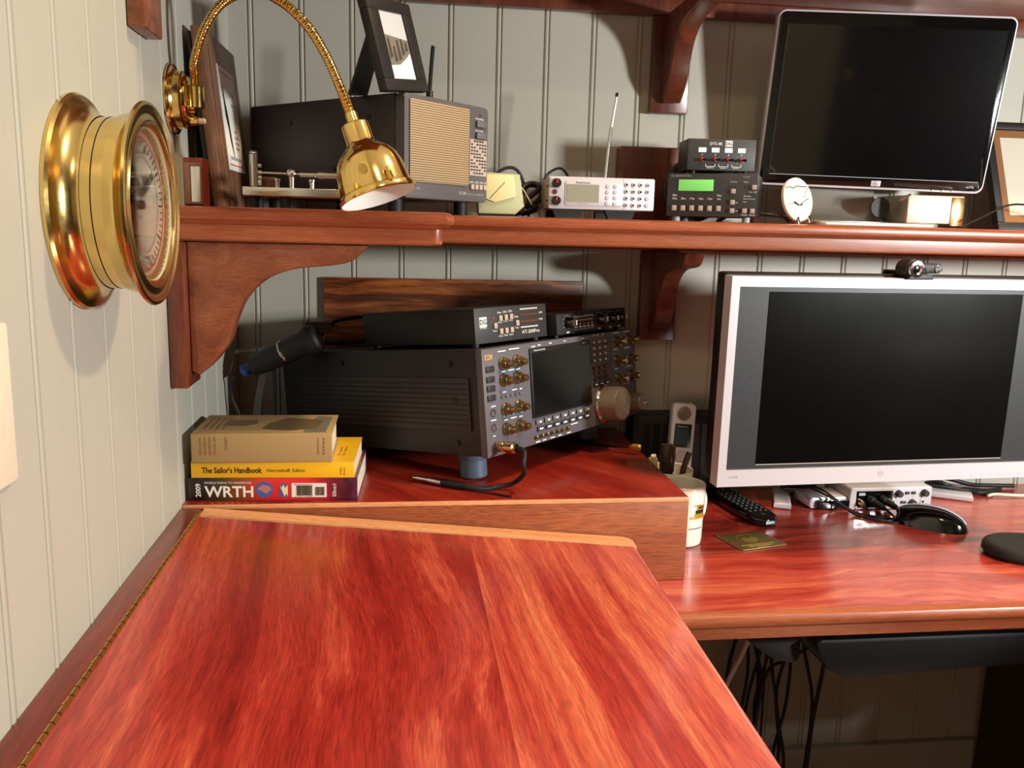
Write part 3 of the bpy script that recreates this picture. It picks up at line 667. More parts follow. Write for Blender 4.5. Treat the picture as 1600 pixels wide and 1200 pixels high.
for i in range(3):
    x = .0285+i*.0205
    for a in ((x,x+.0006,.006,.010),(x+.0145,x+.0151,.006,.010),(x,x+.0151,.0058,.0064)): b.box(a[0],a[1],-.0005,-.0001,a[2],a[3], WHITE)
    b.text('SOURCE', (x+.0075,-.0005,.0032), .0016, WHITE, .010, align='C')
b.text('DTS-4R', (.034,-.0004,.0385), .0042, WHITE); b.box(.058,.069,-.0005,-.0001,.0365,.0455, WHITE, 0); b.text('DG', (.0635,-.0009,.0385), .005, DGREY, align='C')
b.build('lettering', ds)
for x in (.012,W-.012):
    for y in (.012,D-.012):
        b = MB(); b.cyl((x,y,-.0064), (0,0,1), .0064, .004, RUB, 12); b.build('foot', ds)
# ------------------------------------------------------------------ round stone desk clock
ck = thing('desk_clock', 'small round white marbled disc clock on a tiny easel left of the upper monitor', 'clock', (.8975,-.2235,1.2385), (R(-12),R(-9),R(28)))
MARB = mat('pale_marble', (232,222,204), .4, coat=.2, var=.06)
b = MB(); b.lathe([(0,0),(0,.0325),(.0012,.034),(.0055,.034),(.0068,.0325),(.0068,0)], (0,.006,.036), (0,-1,0), MARB, 48); b.build('disc', ck)
b = MB(); y = -.0010; V = lambda x, z: (x, y, z+.036)
for pts, r in (([(-.025,.021),(-.016,.0215),(-.008,.0185),(0,.0205),(.012,.0185),(.024,.0165)], .0007), ([(.028,.0135),(.018,.008),(.013,.001)], .0004), ([(-.027,-.004),(-.014,-.0045)], .0004), ([(.004,-.0075),(.013,-.004),(.024,-.002)], .0006)):
    b.tube([V(*p) for p in pts], r, BLACKI, 6, 3)
b.build('veining', ck)
b = MB(); b.prism([(-.013,.0345),(-.003,.0275),(-.0025,.0262),(-.004,.0262),(-.013,.0315)], 'Y', y-.0018, y-.0006, BLACKI); b.box(.0005,.004,y-.0018,y-.0006,.0255,.0285, BLACKI, .0005); b.build('hand', ck)
b = MB(); b.box(-.014,-.010,-.003,.010,-.003,.010, NICK, .0005); b.box(.012,.018,-.003,.010,-.003,.008, NICK, .0005); b.box(-.012,.016,.008,.012,-.002,.02, NICK, .0005); b.build('easel', ck)
# ------------------------------------------------------------------ upper glossy monitor
um = thing('glossy_monitor', 'glossy black widescreen monitor with thin silver rim standing on the shelf', 'monitor', (1.0636,-.1117,1.2979), (R(9.4),R(1.27),R(-10.68)))
W, Hh = .375, .276
b = MB(); b.prism(rrect(-W/2,W/2,0,Hh,.013,6), 'Y', .0005, .022, SILV, .002, 2); b.build('rim', um, label='thin silver rim')
b = MB(); b.prism(rrect(-W/2+.003,W/2-.003,.004,Hh-.003,.011,6), 'Y', -.0012, .0002, BLKG, .0006); b.build('bezel', um)
b = MB(); b.box(-.169,.174,-.0018,-.0014,.020,.2545, SCRN)
b.box(-.170,.175,-.0022,-.0014,.0188,.0198, GREYI); b.box(-.1706,-.1696,-.0020,-.0014,.02,.2545, BZD); b.build('screen', um)
b = MB(); b.box(.001,.017,-.0026,-.0014,.0055,.0150, SILV, .0008)
b.lathe([(.0012,.0034),(.0016,.0037),(.0012,.0040)], (.009,-.0014,.01025), (0,-1,0), BLACKI, 20); b.text('hp', (.009,-.0031,.0082), .0042, REDI, align='C'); b.text('w17e', (.158,-.0017,.009), .004, SILV); 

b.build('badge', um, label='silver maker badge')
for x in (.105,.121,.137):
    b = MB(); b.cyl((x,-.0012,.0035), (0,-1,0), .0008, .0012, SILV, 10); b.build('button', um)
# base and arm
um2 = thing('monitor_stand', 'silver curved stand base under the glossy upper monitor', 'stand', (0,0,0))
b = MB(); b.prism(rrect(.945,1.168,-.17,-.05,.02), 'Z', 1.2355,1.2425, SILVD, .002); b.build('base_plate', um2)
b = MB()
pr = [(-.128,1.2435),(-.106,1.2455),(-.086,1.256),(-.073,1.272),(-.066,1.290),(-.063,1.300),(-.058,1.300),(-.060,1.288),(-.067,1.268),(-.080,1.251),(-.102,1.2428),(-.128,1.2427)]
b.prism(pr, 'X', .962, 1.10, SILVD, .001); b.build('curved_back', um2)
b = MB(); b.box(1.01,1.05,-.062,-.044,1.2428,1.42, DGREY, .004); b.build('column', um2)
b = MB(); b.cyl((1.082,-.119,1.2685), (0,-1,0), .003, .0165, RUB, 24); b.build('cable_port', um2)
sb2 = thing('silver_drive', 'silver metal box behind the lower right corner of the upper monitor', 'box', (0,0,0))
b = MB(); b.box(1.105,1.205,-.165,-.15,1.2428,1.2885, ALU, .002); b.box(1.106,1.206,-.149,-.065,1.2428,1.2885, SILVD, .001); b.build('case', sb2)
b = MB(); b.box(1.182,1.205,-.1662,-.1652,1.240,1.286, GOLD, .0003); b.build('end_cap', sb2, label='tan end panel')
b = MB(); b.tube([(1.087,-.1700,1.2790),(1.105,-.1690,1.2885)], .0022, NICK, 8, 1); b.build('lever', sb2)
cable('black cable running behind the marbled clock to the monitor stand', [(.82,-.06,1.2385),(.845,-.10,1.258),(.875,-.12,1.252),(.91,-.12,1.2495),(.935,-.09,1.242)], .0035, BLKG)
cable('black cable curving in front of the picture frame at the right edge of the shelf', [(1.19,-.185,1.238),(1.2316,-.19,1.2597),(1.2636,-.19,1.2748),(1.30,-.19,1.2765),(1.35,-.19,1.265),(1.40,-.17,1.238)], .0016, BLK)
# right picture frame, leaning against the wall
rf = thing('picture_frame', 'black framed picture with brown mat at the right edge of the shelf', 'picture frame', (1.41,-.155,1.2368), (R(-21),0,0))
TM = mat('tan_mat', (128,84,42), .7); BO = mat('picture_blue', (108,124,132), .6); PK = mat('picture_rose', (178,120,112), .6); OC = mat('picture_ochre', (196,160,104), .7); OR = mat('picture_orange', (176,92,40), .6)
b = MB(); W, Hh, t = .26, .198, .014
for a in ((-W/2,W/2,0,t),(-W/2,W/2,Hh-t,Hh),(-W/2,-W/2+t,t,Hh-t),(W/2-t,W/2,t,Hh-t)): b.box(a[0],a[1],0,.015,a[2],a[3], BLKM, .002)
b.build('frame', rf)
b = MB(); b.box(-W/2+.0135,W/2-.0135,.005,.011,.0135,Hh-.0135, TM)
b.box(-W/2+.028,W/2-.028,.0045,.005,.028,Hh-.028, mat('picture_paper', (196,188,172), .7))
b.prism([(-.040,.036),(.04,.036),(.046,.06),(.045,.12),(.03,.150),(.0,.160),(-.03,.150),(-.045,.12),(-.046,.06)], 'Y', .0042, .0045, OC)
b.prism([(-.030,.044),(.03,.044),(.034,.07),(.032,.12),(.02,.140),(.0,.147),(-.02,.140),(-.032,.12),(-.034,.07)], 'Y', .0039, .0042, BO)
b.prism([(-.018,.05),(.018,.05),(.02,.08),(.014,.115),(.0,.125),(-.014,.115),(-.02,.08)], 'Y', .0036, .0039, PK)
b.prism([(-.044,.15),(-.03,.165),(0,.17),(.03,.165),(.044,.15),(.02,.158),(-.02,.158)], 'Y', .0036, .0039, OR); b.build('picture', rf)
# ------------------------------------------------------------------ transceiver
RPOS = Vector((.39563,-.38955,.9085)); RROT = (R(-6.32), R(.57), R(46.18))
from mathutils import Euler
RM = Matrix.Translation(RPOS) @ Euler(RROT).to_matrix().to_4x4()
CREST = mat('gold_ink', (226,176,80), .4)
tr = thing('transceiver', 'big dark grey ham radio transceiver with many knobs on the riser box', 'radio', RPOS, RROT)
b = MB(); b.prism([(.002,.012),(.423,.012),(.423,.076),(.0952,.42),(.002,.42)], 'Z', .001, .149, DCASE, .002); b.build('case', tr)
b = MB(); b.box(0,.425,.0,.0118,0,.149, RGREY, .0015); b.build('front_panel', tr)
b = MB(); b.box(.342,.421,-.0012,-.0001,.055,.1465, RBLUE, .0005)
b.build('blue_grey_panel', tr, label='blue-grey control area')
for z0, z1 in ((.110,.121),(.050,.058),(.0845,.088)):
    b = MB(); b.box(.036,.088,-.0006,-.0001,z0,z1, RBLUE); b.build('blue_grey_strip', tr)
b = MB(); b.box(-.0015,.0018,.026,.41,.036,.110, DGREY, .0006)
for i in range(9): b.box(-.0026,-.0016,.030,.405,.0435+i*.0073,.0450+i*.0073, BLKM)
b.build('side_vent', tr, label='ribbed side panel')
b = MB(); b.box(.108,.272,-.0030,-.0001,.039,.141, BLK, .001); b.build('display_bezel', tr)
b = MB(); b.box(.1115,.2685,-.0036,-.0031,.0425,.1345, SCRM)
b.build('display', tr, label='dark display screen')
def knob(x, z, r, h, big=False, par=tr, name='knob'):
    b = MB()
    if big:
        b.lathe([(0,r*1.08,CHROME),(.003,r*1.10,CHROME),(.006,r*1.02,CHROME),(.007,r,KNOBD),(h-.003,r*.97,KNOBD),(h-.001,r*.93,KNOBD),(h,r*.86,KNOBD),(h,0,KNOBD)], (x,-.0001,z), (0,-1,0), KNOBD, 48)
        b.lathe([(0,.007*r/.024),(.0004,.0066*r/.024),(-.0008,.004*r/.024),(-.001,0)], (x+r*.45,-h-.0002,z-.25*r), (0,-1,0), CHROME, 20)
    else:
        b.lathe([(0,r*1.15),(.002,r*1.15),(.0035,r*.98),(h*.55,r*.9),(h*.58,r*.62),(h-.001,r*.58),(h,r*.5),(h,0)], (x,-.0001,z), (0,-1,0), KNOB, 28)
        b.box(x-.0008,x+.0008,-h*.58-.0006,-h*.56,z+r*.62,z+r*.9, REDI)
    return b.build(name, par)
for z in (.126,.103,.062,.034):
    for x in (.044,.076): knob(x, z, .0082, .019)
for x, z in ((.356,.1325),(.400,.1325),(.356,.100),(.400,.100),(.358,.070),(.402,.070)): knob(x, z, .0082, .021)
knob(.312, .034, .0285, .036, True, name='tuning_dial'); knob(.391, .026, .0155, .030, True, name='small_dial')
for z in (.121,.107,.0945,.0815):
    b = MB(); b.box(.006,.023,-.0022,-.0001,z-.0042,z+.0042, BTND, .0006); b.build('left_button', tr)
for z in (.061,.041):
    b = MB(); b.lathe([(0,.0058),(.002,.0056),(.0022,.0040),(-.004,.0036),(-.004,0)], (.0155,-.0001,z), (0,-1,0), NICK, 18); b.build('jack', tr)
for i in range(4):
    for j in range(3):
        b = MB(); b.box(.2795+j*.0175,.2905+j*.0175,-.0028,-.0001,.1030+i*.0098,.1098+i*.0098, BTNG, .0006); b.box(.2835+j*.0175,.2870+j*.0175,-.0031,-.0029,.1050+i*.0098,.1078+i*.0098, WHITE); b.build('keypad_key', tr)
for i in range(4):
    for j in range(3):
        b = MB(); z = .0650+i*.0088; b.box(.2815+j*.0175,.2935+j*.0175,-.0026,-.0001,z,z+.0056, BTND, .0005)
        b.box(.2840+j*.0175,.2910+j*.0175,-.0029,-.0027,z+.0018,z+.0036, REDI if i > 1 else (WHITE if i == 0 else BTND)); b.build('mode_key', tr)
for i in range(7):
    b = MB(); b.box(.1145+i*.0222,.1320+i*.0222,-.0030,-.0001,.0290,.0360, BTNG, .0006); b.box(.1215+i*.0222,.1265+i*.0222,-.0033,-.0031,.0310,.0335, WHITE); b.build('soft_key', tr)
for i in range(7):
    b = MB(); b.box(.1175+i*.0215,.1340+i*.0215,-.0026,-.0001,.0185,.0250, BTND, .0006); b.box(.1215+i*.0215,.1305+i*.0215,-.0029,-.0027,.0205,.0232, WHITE); b.build('function_key', tr)
for i in range(7):
    b = MB(); b.cyl((.1125+i*.0140,-.0001,.0105), (0,-1,0), .006, .0030, KNOB, 14, bev=.0006); b.build('trimmer', tr)
for i in range(5):
    b = MB(); b.box(.036+i*.0108,.0445+i*.0108,-.002,-.0001,.0780,.0820, BTNG, .0005); b.build('small_key', tr)
b = MB(); b.text('ICOM', (.005,-.0004,.1335), .0078, CREST, .0165)
for x, z, w in ((.034,.1425,.018),(.060,.1435,.024),(.114,.1425,.010),(.130,.1435,.008),(.160,.1440,.007),(.200,.1440,.005),(.250,.1440,.010),(.286,.1460,.004),(.298,.1460,.004),(.314,.1460,.006),(.012,.0690,.010),(.010,.0500,.012),(.013,.0280,.005),(.112,.0025,.012),(.130,.0025,.010),(.150,.0025,.012),(.172,.0025,.010),(.195,.0025,.012),
    (.041,.1140,.008),(.056,.1145,.014),(.075,.1140,.008),(.040,.0525,.008),(.055,.0535,.014),(.075,.0525,.008),(.040,.0855,.008),(.062,.0860,.012),(.080,.0855,.006),(.040,.0462,.008),(.055,.0468,.014),(.075,.0462,.008),(.350,.1180,.015),(.385,.1180,.020),(.350,.1455,.02),(.385,.1455,.02),(.350,.0855,.01),(.392,.0855,.014),(.208,.0140,.02)):
    b.box(x,x+w,-.0016 if x > .34 else -.0009,-.0012 if x > .34 else -.0006,z,z+.0016, WHITE)
for i in range(3): b.box(.356+i*.016,.366+i*.016,-.0016,-.0012,.0570,.0590, REDI)
b.text('TRANSCEIVER', (.115,-.0039,.1365), .0022, WHITE, .03); b.text('IC-7700', (.248,-.0039,.1370), .0022, WHITE, .012)
b.build('lettering', tr)
for y, z in ((.06,.130),(.28,.130),(.055,.018),(.28,.018),(.052,.080)):
    b = MB(); b.cyl((-.0030 if z == .080 else -.0006,y,z), (1,0,0), .0022, .0045, BLKM, 12); b.build('screw', tr)
for x in (.048,.360):
    b = MB(M=Matrix.Translation((0,0,0))); zb = -.0385 if x < .1 else -.0358
    b.lathe([(zb,0),(zb,.0175),(zb+.0025,.0200),(-.012,.0195),(-.008,.022),(.0008,.022)], (x,.066,-.0012), (0,-.04,1), RBLUE, 24); b.build('front_foot', tr)
# two boxes on top of it
def on_radio(x, y, h, yaw): return RM @ Matrix.Translation((x, y, .149+h)) @ Matrix.Rotation(R(yaw), 4, 'Z')
def place(o, M):
    o.location = M.to_translation(); o.rotation_euler = M.to_euler()
dp = thing('antenna_tuner', 'long black control box with grey front panel on the left of the transceiver top', 'control box'); place(dp, on_radio(.022,.027,.0052,-2.6))
W, Hh, D = .1640, .0497, .2310
b = MB(); b.box(.0,W,.003,D,0,Hh, BLKM, .001); b.build('case', dp)
b = MB(); b.box(.0,W,0,.0028,.0,Hh, DGREY, .0006); b.build('front_panel', dp)
for x, z in ((.054,.0335),(.0660,.0340),(.0780,.0345),(.0420,.0235),(.054,.0150),(.0660,.0152),(.0780,.0155),(.0915,.0245)):
    b = MB(); b.box(x-.0035,x+.0035,-.0032,-.0001,z-.0040,z+.0040, BTN, .0006); b.build('push_button', dp)
b = MB(); b.box(.0095,.0250,-.0006,-.0001,.0230,.0370, WHITE); b.text('DG', (.01725,-.0009,.0265), .0075, DGREY, align='C'); b.text('SYSTEMS', (.01725,-.0004,.0205), .0022, WHITE, align='C', w=.014)
for s_, x, z in (('Pwr',.054,.0400),('C/Dn',.0660,.0405),('L/Dn',.0780,.0410),('Power',.0420,.0150),('Ant',.054,.0265),('C/Up',.0660,.0270),('L/Up',.0780,.0275),('Scan',.0915,.0325),('Tune',.0915,.0165),('Ant2',.054,.0070),('Mem',.0660,.0072),('Store',.0780,.0075)): b.text(s_, (x,-.0004,z), .0032, WHITE, .0088, align='C')
for i in range(10):
    b.box(.1010+i*.0042,.1037+i*.0042,-.0005,-.0001,.0430,.0450, WHITE); b.box(.1010+i*.0042,.1037+i*.0042,-.0005,-.0001,.0165,.0185, WHITE)
b.box(.0995,.143,-.0007,-.0001,.0340,.0370, BAKE); b.box(.0995,.143,-.0007,-.0001,.0245,.0275, BAKE); b.text('SWR', (.146,-.0004,.0355), .0028, WHITE); b.text('PWR', (.146,-.0004,.0255), .0028, WHITE)
b.text('AT-200Pro', (.103,-.0004,.0080), .0050, WHITE, .042); b.disc((.0405,-.0001,.0345), .0013, REDI); b.build('lettering', dp)
for x in (.014,W-.014):
    for y in (.014,D-.014):
        b = MB(); b.cyl((x,y,-.0049), (0,0,1), .0049, .006, RUB, 14); b.build('foot', dp)
bg = thing('interface_box', 'slim black box with four knobs on the right of the transceiver top', 'interface'); place(bg, on_radio(.200,.010,.0042,.7))
W, Hh, D = .2160, .0332, .10
b = MB(); b.box(0,W,0,D,0,Hh, BLKM, .001); b.build('case', bg)
for x, r in ((.030,.0085),(.128,.0085),(.164,.0078),(.193,.0078)):
    b = MB(); b.lathe([(0,r*1.1),(.003,r*1.05),(.012,r*.8),(.013,r*.7),(.013,0)], (x,-.0001,.0178), (0,-1,0), BLKG, 24); b.box(x+r*.5,x+r*.75,-.0142,-.0131,.0140,.0215, WHITE); b.build('knob', bg)
b = MB(); b.text('BigExpertVR Plus', (.050,-.0004,.0235), .0045, WHITE, .060); b.text('Professional Interface', (.054,-.0004,.0190), .0030, WHITE, .054)
for i, m in enumerate((LCDG, YEL, REDI, YEL, YEL)): b.disc((.055+i*.0125,-.0001,.0140), .0018, m); b.box(.051+i*.0125,.0590+i*.0125,-.0004,-.0001,.0085,.0105, WHITE)
b.box(.050,.111,-.0004,-.0001,.0055,.0062, WHITE)
for cx in (.030,.128,.164,.193):
    for k_ in range(9):
        a = R(-120+k_*30); b.disc((cx+.0120*math.sin(a),-.0001,.0178+.0120*math.cos(a)), .0006, WHITE, n=8)
    b.box(cx-.004,cx+.004,-.0004,-.0001,.0022,.0042, WHITE)
b.build('lettering', bg)
for x in (.012,W-.012):
    for y in (.012,D-.012):
        b = MB(); b.cyl((x,y,-.0039), (0,0,1), .0039, .005, RUB, 14); b.build('foot', bg)
# ribbon-grained plaque on the wall behind
b = MB(); b.box(.146,.598,-.011,-.0015,.99,1.1285, PLQ, .002); b.build('wall_board', None, 'ribbon-grained mahogany board on back wall behind the transceiver', 'board')
# ------------------------------------------------------------------ microphone and cables in the corner
mc = thing('boom_microphone', 'black barrel microphone with a round end lying up in the dark corner behind the books', 'microphone', (.1470,-.165,1.043))
a = (Vector((.036,-.150,.990))-Vector((.147,-.165,1.043))).normalized()
b = MB(); b.lathe([(-.006,0),(-.006,.018),(-.002,.0225),(.006,.0240),(.016,.0225),(.022,.0200),(.052,.0190),(.056,.0185),(.088,.0185),(.093,.0170),(.110,.0155),(.112,0)], (0,0,0), a, BLKM, 32); b.build('barrel', mc)
b = MB(); b.lathe([(.053,.0188),(.0555,.0198),(.058,.0188)], (0,0,0), a, NICK, 32); b.build('ring', mc)
b = MB(); b.box(-.018,.022,.008,.018,.006,.024, BLKM, .003); b.build('mount', mc)
b = MB(); b.lathe([(.1125,0),(.1125,.0095),(.128,.0095),(.128,0)], (0,0,0), a, BLUET, 14); b.build('connector', mc, label='blue wrapped connector')
bt = thing('microphone_stand', 'dark stand post behind the books holding the barrel microphone', 'stand')
b = MB(); b.cyl((.0850,-.157,.8604), (0,0,1), .1400, .006, BLKM, 14); b.build('post', bt)
b = MB(); b.cyl((.0850,-.157,.8604), (0,0,1), .006, .035, BLKM, 28); b.build('base', bt)
cable('black cord hanging from the blue connector down behind the books', [(.0205,-.1477,.980),(.0125,-.135,.966),(.0105,-.13,.945),(.018,-.128,.922),(.026,-.125,.895),(.032,-.12,.864)], .0032)
b = MB()
for i in range(6): b.tube([(.052+i*.0017,-.10+i*.0006,.975),(.046+i*.0018,-.098,.95),(.040+i*.0021,-.10,.915),(.038+i*.0025,-.10,.862)], .0011, GREYI, 6, 4)
b.build('ribbon_cable', None, 'flat grey ribbon cable hanging behind the books', 'cable')
cable('glossy black cable arching from the microphone over the transceiver case', [(.150,-.125,1.040),(.168,-.095,1.060),(.200,-.075,1.066),(.235,-.045,1.064),(.262,-.026,1.058),(.285,-.0225,1.052)], .0030, BLKG)
cable('thick black cable drooping behind the transceiver from the microphone', [(.152,-.110,1.030),(.175,-.075,1.024),(.200,-.060,1.022),(.232,-.045,1.026),(.26,-.03,1.030)], .0045, RUB)
# headphone patch cable with gold plug
pc = thing('patch_cable', 'black patch cord with gold plug in the transceiver and silver jack tip', 'cable')
b = MB(M=RM); b.lathe([(0,.006),(.002,.0072),(.012,.0072),(.013,.0060),(.016,.0060),(.017,.0078),(.030,.0078),(.031,.0055),(.034,.0055)], (.020,-.0005,.0135), (0,-1,0), GOLD, 20); b.build('gold_plug', pc, label='gold coaxial plug')
e0 = RM @ Vector((.020,-.033,.0135))
b = MB(); b.tube([e0, e0+Vector((.010,-.010,-.002)), (.440,-.419,.908),(.4440,-.400,.890),(.432,-.380,.8705),(.410,-.375,.8645),(.385,-.382,.8640),(.3660,-.3768,.8650)], .0033, RUB, 10, 5); b.build('cord', pc)
b = MB(); tdir = Vector((-.0777,.053,0)).normalized(); j0 = Vector((.3660,-.3768,.8660))
b.lathe([(0,0),(0,.0035),(.012,.0052),(.020,.0056),(.034,.0056),(.038,.005),(.038,0)], j0, tdir, RUB, 18); b.build('black_plug', pc)
b = MB(); b.lathe([(.038,.0048),(.058,.0046),(.060,.0034),(.078,.0034),(.080,.0026),(.083,.0030),(.086,.0014),(.086,0)], j0, tdir, NICK, 16); b.build('silver_tip', pc)
cable('thin black wire from the jack plug to the front edge of the riser box', [(.372,-.379,.8625),(.390,-.390,.8620),(.410,-.402,.8618),(.4260,-.4130,.8618)], .0013)
rodt = thing('coax_pigtail', 'thin black lead with a brass connector tip over the right edge of the riser box', 'cable')
b = MB(); b.tube([(.50,-.06,.864),(.5746,-.1133,.864),(.6175,-.1676,.868),(.648,-.190,.8725)], .0022, BLKG, 8, 5); b.build('lead', rodt)
b = MB(); b.lathe([(0,.0022),(.004,.0028),(.005,.0055),(.016,.0060),(.020,.0045),(.021,0)], (.647,-.1895,.8725), (.026,-.016,.001), BRASSH, 6); b.build('connector_tip', rodt)
# ------------------------------------------------------------------ books
bk = thing('paperback_book', 'thick black, red and purple radio yearbook at the bottom of the book stack', 'book', (.0042,-.4040,.8604), (0,0,R(-2.4)))
W, Hh, D = .2170, .0305, .152
def ramp_mat(name, stops, x0, x1):
    m = bpy.data.materials.new(name); m.use_nodes = True; nt = m.node_tree; L = nt.links.new; bs = nt.nodes['Principled BSDF']
    tc = nt.nodes.new('ShaderNodeTexCoord'); s_ = nt.nodes.new('ShaderNodeSeparateXYZ'); L(tc.outputs['Object'], s_.inputs[0])
    mr = nt.nodes.new('ShaderNodeMapRange'); mr.inputs['From Min'].default_value = x0; mr.inputs['From Max'].default_value = x1; L(s_.outputs[0], mr.inputs['Value'])
    n = nt.nodes.new('ShaderNodeTexNoise'); n.inputs['Scale'].default_value = 60; L(tc.outputs['Object'], n.inputs['Vector'])
    f = math_node(nt, 'MULTIPLY_ADD', math_node(nt, 'SUBTRACT', n.outputs['Fac'], .5), .12, mr.outputs['Result'])
    cr = nt.nodes.new('ShaderNodeValToRGB'); el = cr.color_ramp.elements
    while len(el) > 1: el.remove(el[0])
    el[0].position = stops[0][0]; el[0].color = lin(stops[0][1])
    for p, c in stops[1:]: e = el.new(p); e.color = lin(c)
    L(f, cr.inputs['Fac']); L(cr.outputs['Color'], bs.inputs['Base Color']); bs.inputs['Roughness'].default_value = .35; bs.inputs['Coat Weight'].default_value = .3
    return m
WR = ramp_mat('printed_cover', [(0,(14,12,14)),(.09,(22,18,16)),(.22,(70,60,24)),(.34,(150,70,30)),(.42,(214,44,36)),(.70,(216,40,50)),(.84,(120,26,50)),(.95,(60,16,34)),(1,(90,30,70))], 0, W)
b = MB(); b.box(0,W,-.0,.0012,0,Hh, WR, .0005); b.box(0,W,.0013,D,0,.0007, WR); b.box(0,W,.0013,D,Hh-.0007,Hh, WR); b.build('cover', bk)
b = MB(); b.box(.0012,W-.0010,.0014,D-.001,.0008,Hh-.0008, PAGES); b.build('page_block', bk)
b = MB(); y = -.0003
b.text('2009', (.0165,y,.0050), .0068, WHITE, .0180, xd=(0,0,1), yd=(-1,0,0))
b.text('WRTH', (.0210,y,.0045), .0150, WHITE, .0620); b.text('WORLD RADIO TV HANDBOOK', (.0210,y,.0225), .0030, WHITE, .060)
GB = mat('globe_blue', (70,96,170), .4); b.disc((.097,.0,.0150), .0110, GB, n=28); b.prism([(.088,.016),(.094,.021),(.103,.020),(.106,.015),(.100,.009),(.095,.012)], 'Y', -.0007, -.0004, PK)
b.box(.1165,.1270,-.0004,0,.0050,.0225, GB); b.prism([(.1165,.0215),(.1190,.017),(.1215,.0215),(.1240,.017),(.1270,.0215),(.1270,.005),(.1255,.010),(.1230,.005)], 'Y', -.0007, -.0004, MCREAM)
b.box(.1320,.1770,-.0004,0,.0045,.0235, PAPER)
x = .1385
rr = random.Random(3)
while x < .1585: w_ = rr.choice((.0003,.0005,.0008)); b.box(x,x+w_,-.0007,-.0004,.0070,.0205, BLACKI); x += w_+rr.choice((.0003,.0005))
x = .1625
while x < .1745: w_ = rr.choice((.0003,.0006)); b.box(x,x+w_,-.0007,-.0004,.0070,.0185, BLACKI); x += w_+rr.choice((.0003,.0005))
b.text('ISBN 978-0-9535864-9-0', (.1350,-.0007,.0212), .0014, BLACKI, .024); b.text('9 780953 586490', (.1370,-.0007,.0052), .0014, BLACKI, .022)
b.text('Billboard', (.1895,y,.0055), .0052, WHITE, .0170, xd=(0,0,1), yd=(-1,0,0)); b.build('spine_print', bk)
bk = thing('paperback_book', 'yellow paperback with black title in the middle of the book stack', 'book', (.0095,-.4050,.8912), (0,0,R(-2.1)))
W, Hh, D = .2075, .0213, .135
b = MB(); b.box(0,W,0,.0011,0,Hh, YEL, .0004); b.box(0,W,.0012,D,0,.0006, YEL); b.box(0,W,.0012,D,Hh-.0006,Hh, YEL); b.build('cover', bk)
b = MB(); b.box(.001,W-.001,.0013,D-.001,.0007,Hh-.0007, PAGES); b.build('page_block', bk)
b = MB(); b.text("The Sailor's Handbook", (.0135,-.0003,.0062), .0082, BLACKI, .0760); b.text('Herreshoff, Editor', (.0960,-.0003,.0070), .0052, BLACKI, .0490)
b.text('Little', (.1915,-.0003,.0040), .0026, BLACKI, .010, xd=(0,0,1), yd=(-1,0,0)); b.text('Brown', (.1960,-.0003,.0040), .0026, BLACKI, .010, xd=(0,0,1), yd=(-1,0,0))
for i in range(3): b.text('The Sailor', (.186+i*.006,.030,Hh+.0002), .003, BLACKI, .05, xd=(0,1,0), yd=(-1,0,0)) if i < 2 else None
b.build('cover_print', bk)
bk = thing('hardback_book', 'thick worn tan clothbound travel handbook on top of the book stack', 'book', (.0120,-.4125,.9127), (0,0,R(-.1)))
W, Hh, D = .1770, .0378, .1150
b = MB(); b.box(0,W,0,.0030,0,Hh, TANC, .0014, 3); b.box(0,W,.0028,D,0,.0022, TANC, .0005); b.box(0,W,.0028,D,Hh-.0022,Hh, TANC, .0005); b.build('cover', bk)
b = MB(); b.box(.003,W-.003,.0031,D-.003,.0023,Hh-.0023, PAGES); b.build('page_block', bk)
FD = mat('faded_ink', (104,84,52), .8); CP = mat('cover_picture', (112,108,92), .8)
b = MB()
b.box(.004,.171,.0060,.0062,Hh+.0001,Hh+.0003, FD)
b.prism([(.140,.008),(.168,.010),(.170,.100),(.150,.108),(.142,.060)], 'Z', Hh, Hh+.0003, CP); b.prism([(.085,.030),(.120,.018),(.155,.03),(.160,.08),(.11,.095),(.09,.06)], 'Z', Hh+.0003, Hh+.0005, FD); b.prism([(.03,.05),(.06,.045),(.075,.06),(.07,.085),(.035,.08)], 'Z', Hh, Hh+.0003, FD)
for x, s_ in ((.0100,'WINTER'),(.0160,'AMERICAN'),(.0220,'HANDBOOK'),(.0280,'OF TRAVEL'),(.0420,'HARDING')): b.text(s_, (x,-.0003,.034), .0032, FD, .024 if x < .04 else .017, xd=(0,0,-1), yd=(1,0,0))
for x, s_ in ((.158,'HARVARD'),(.165,'PRESS')): b.text(s_, (x,-.0003,.032), .0024, FD, .022, xd=(0,0,-1), yd=(1,0,0))
for i in range(4):
    b.text('HANDBOOK OF TRAVEL', (.012+i*.008,.030,Hh+.0002), .004, FD, .07, xd=(0,1,0), yd=(-1,0,0))
b.build('cover_print', bk)
# ------------------------------------------------------------------ cups, pens, phone
mg = thing('crest_mug', 'white porcelain mug with a gold and black crest beside the riser box', 'mug', (.7135,-.2720,.7405))
b = MB(); b.lathe([(0,0),(0,.030),(.002,.0322),(.008,.0332),(.05,.0340),(.088,.0350),(.094,.0354),(.0955,.0345),(.094,.0330),(.05,.0316),(.006,.0300),(.004,0)], (0,0,0), (0,0,1), PORC, 48); b.build('body', mg)
CG = mat('crest_gold', (206,160,36), .4, .4)
b = MB()
def on_cyl(b, a0, a1, z0, z1, m, r=.0348, n=6):
    for i in range(n):
        t0 = R(a0+(a1-a0)*i/n); t1 = R(a0+(a1-a0)*(i+1)/n)
        b.face([(r*math.cos(t0), r*math.sin(t0), z0), (r*math.cos(t1), r*math.sin(t1), z0), (r*math.cos(t1), r*math.sin(t1), z1), (r*math.cos(t0), r*math.sin(t0), z1)], m)
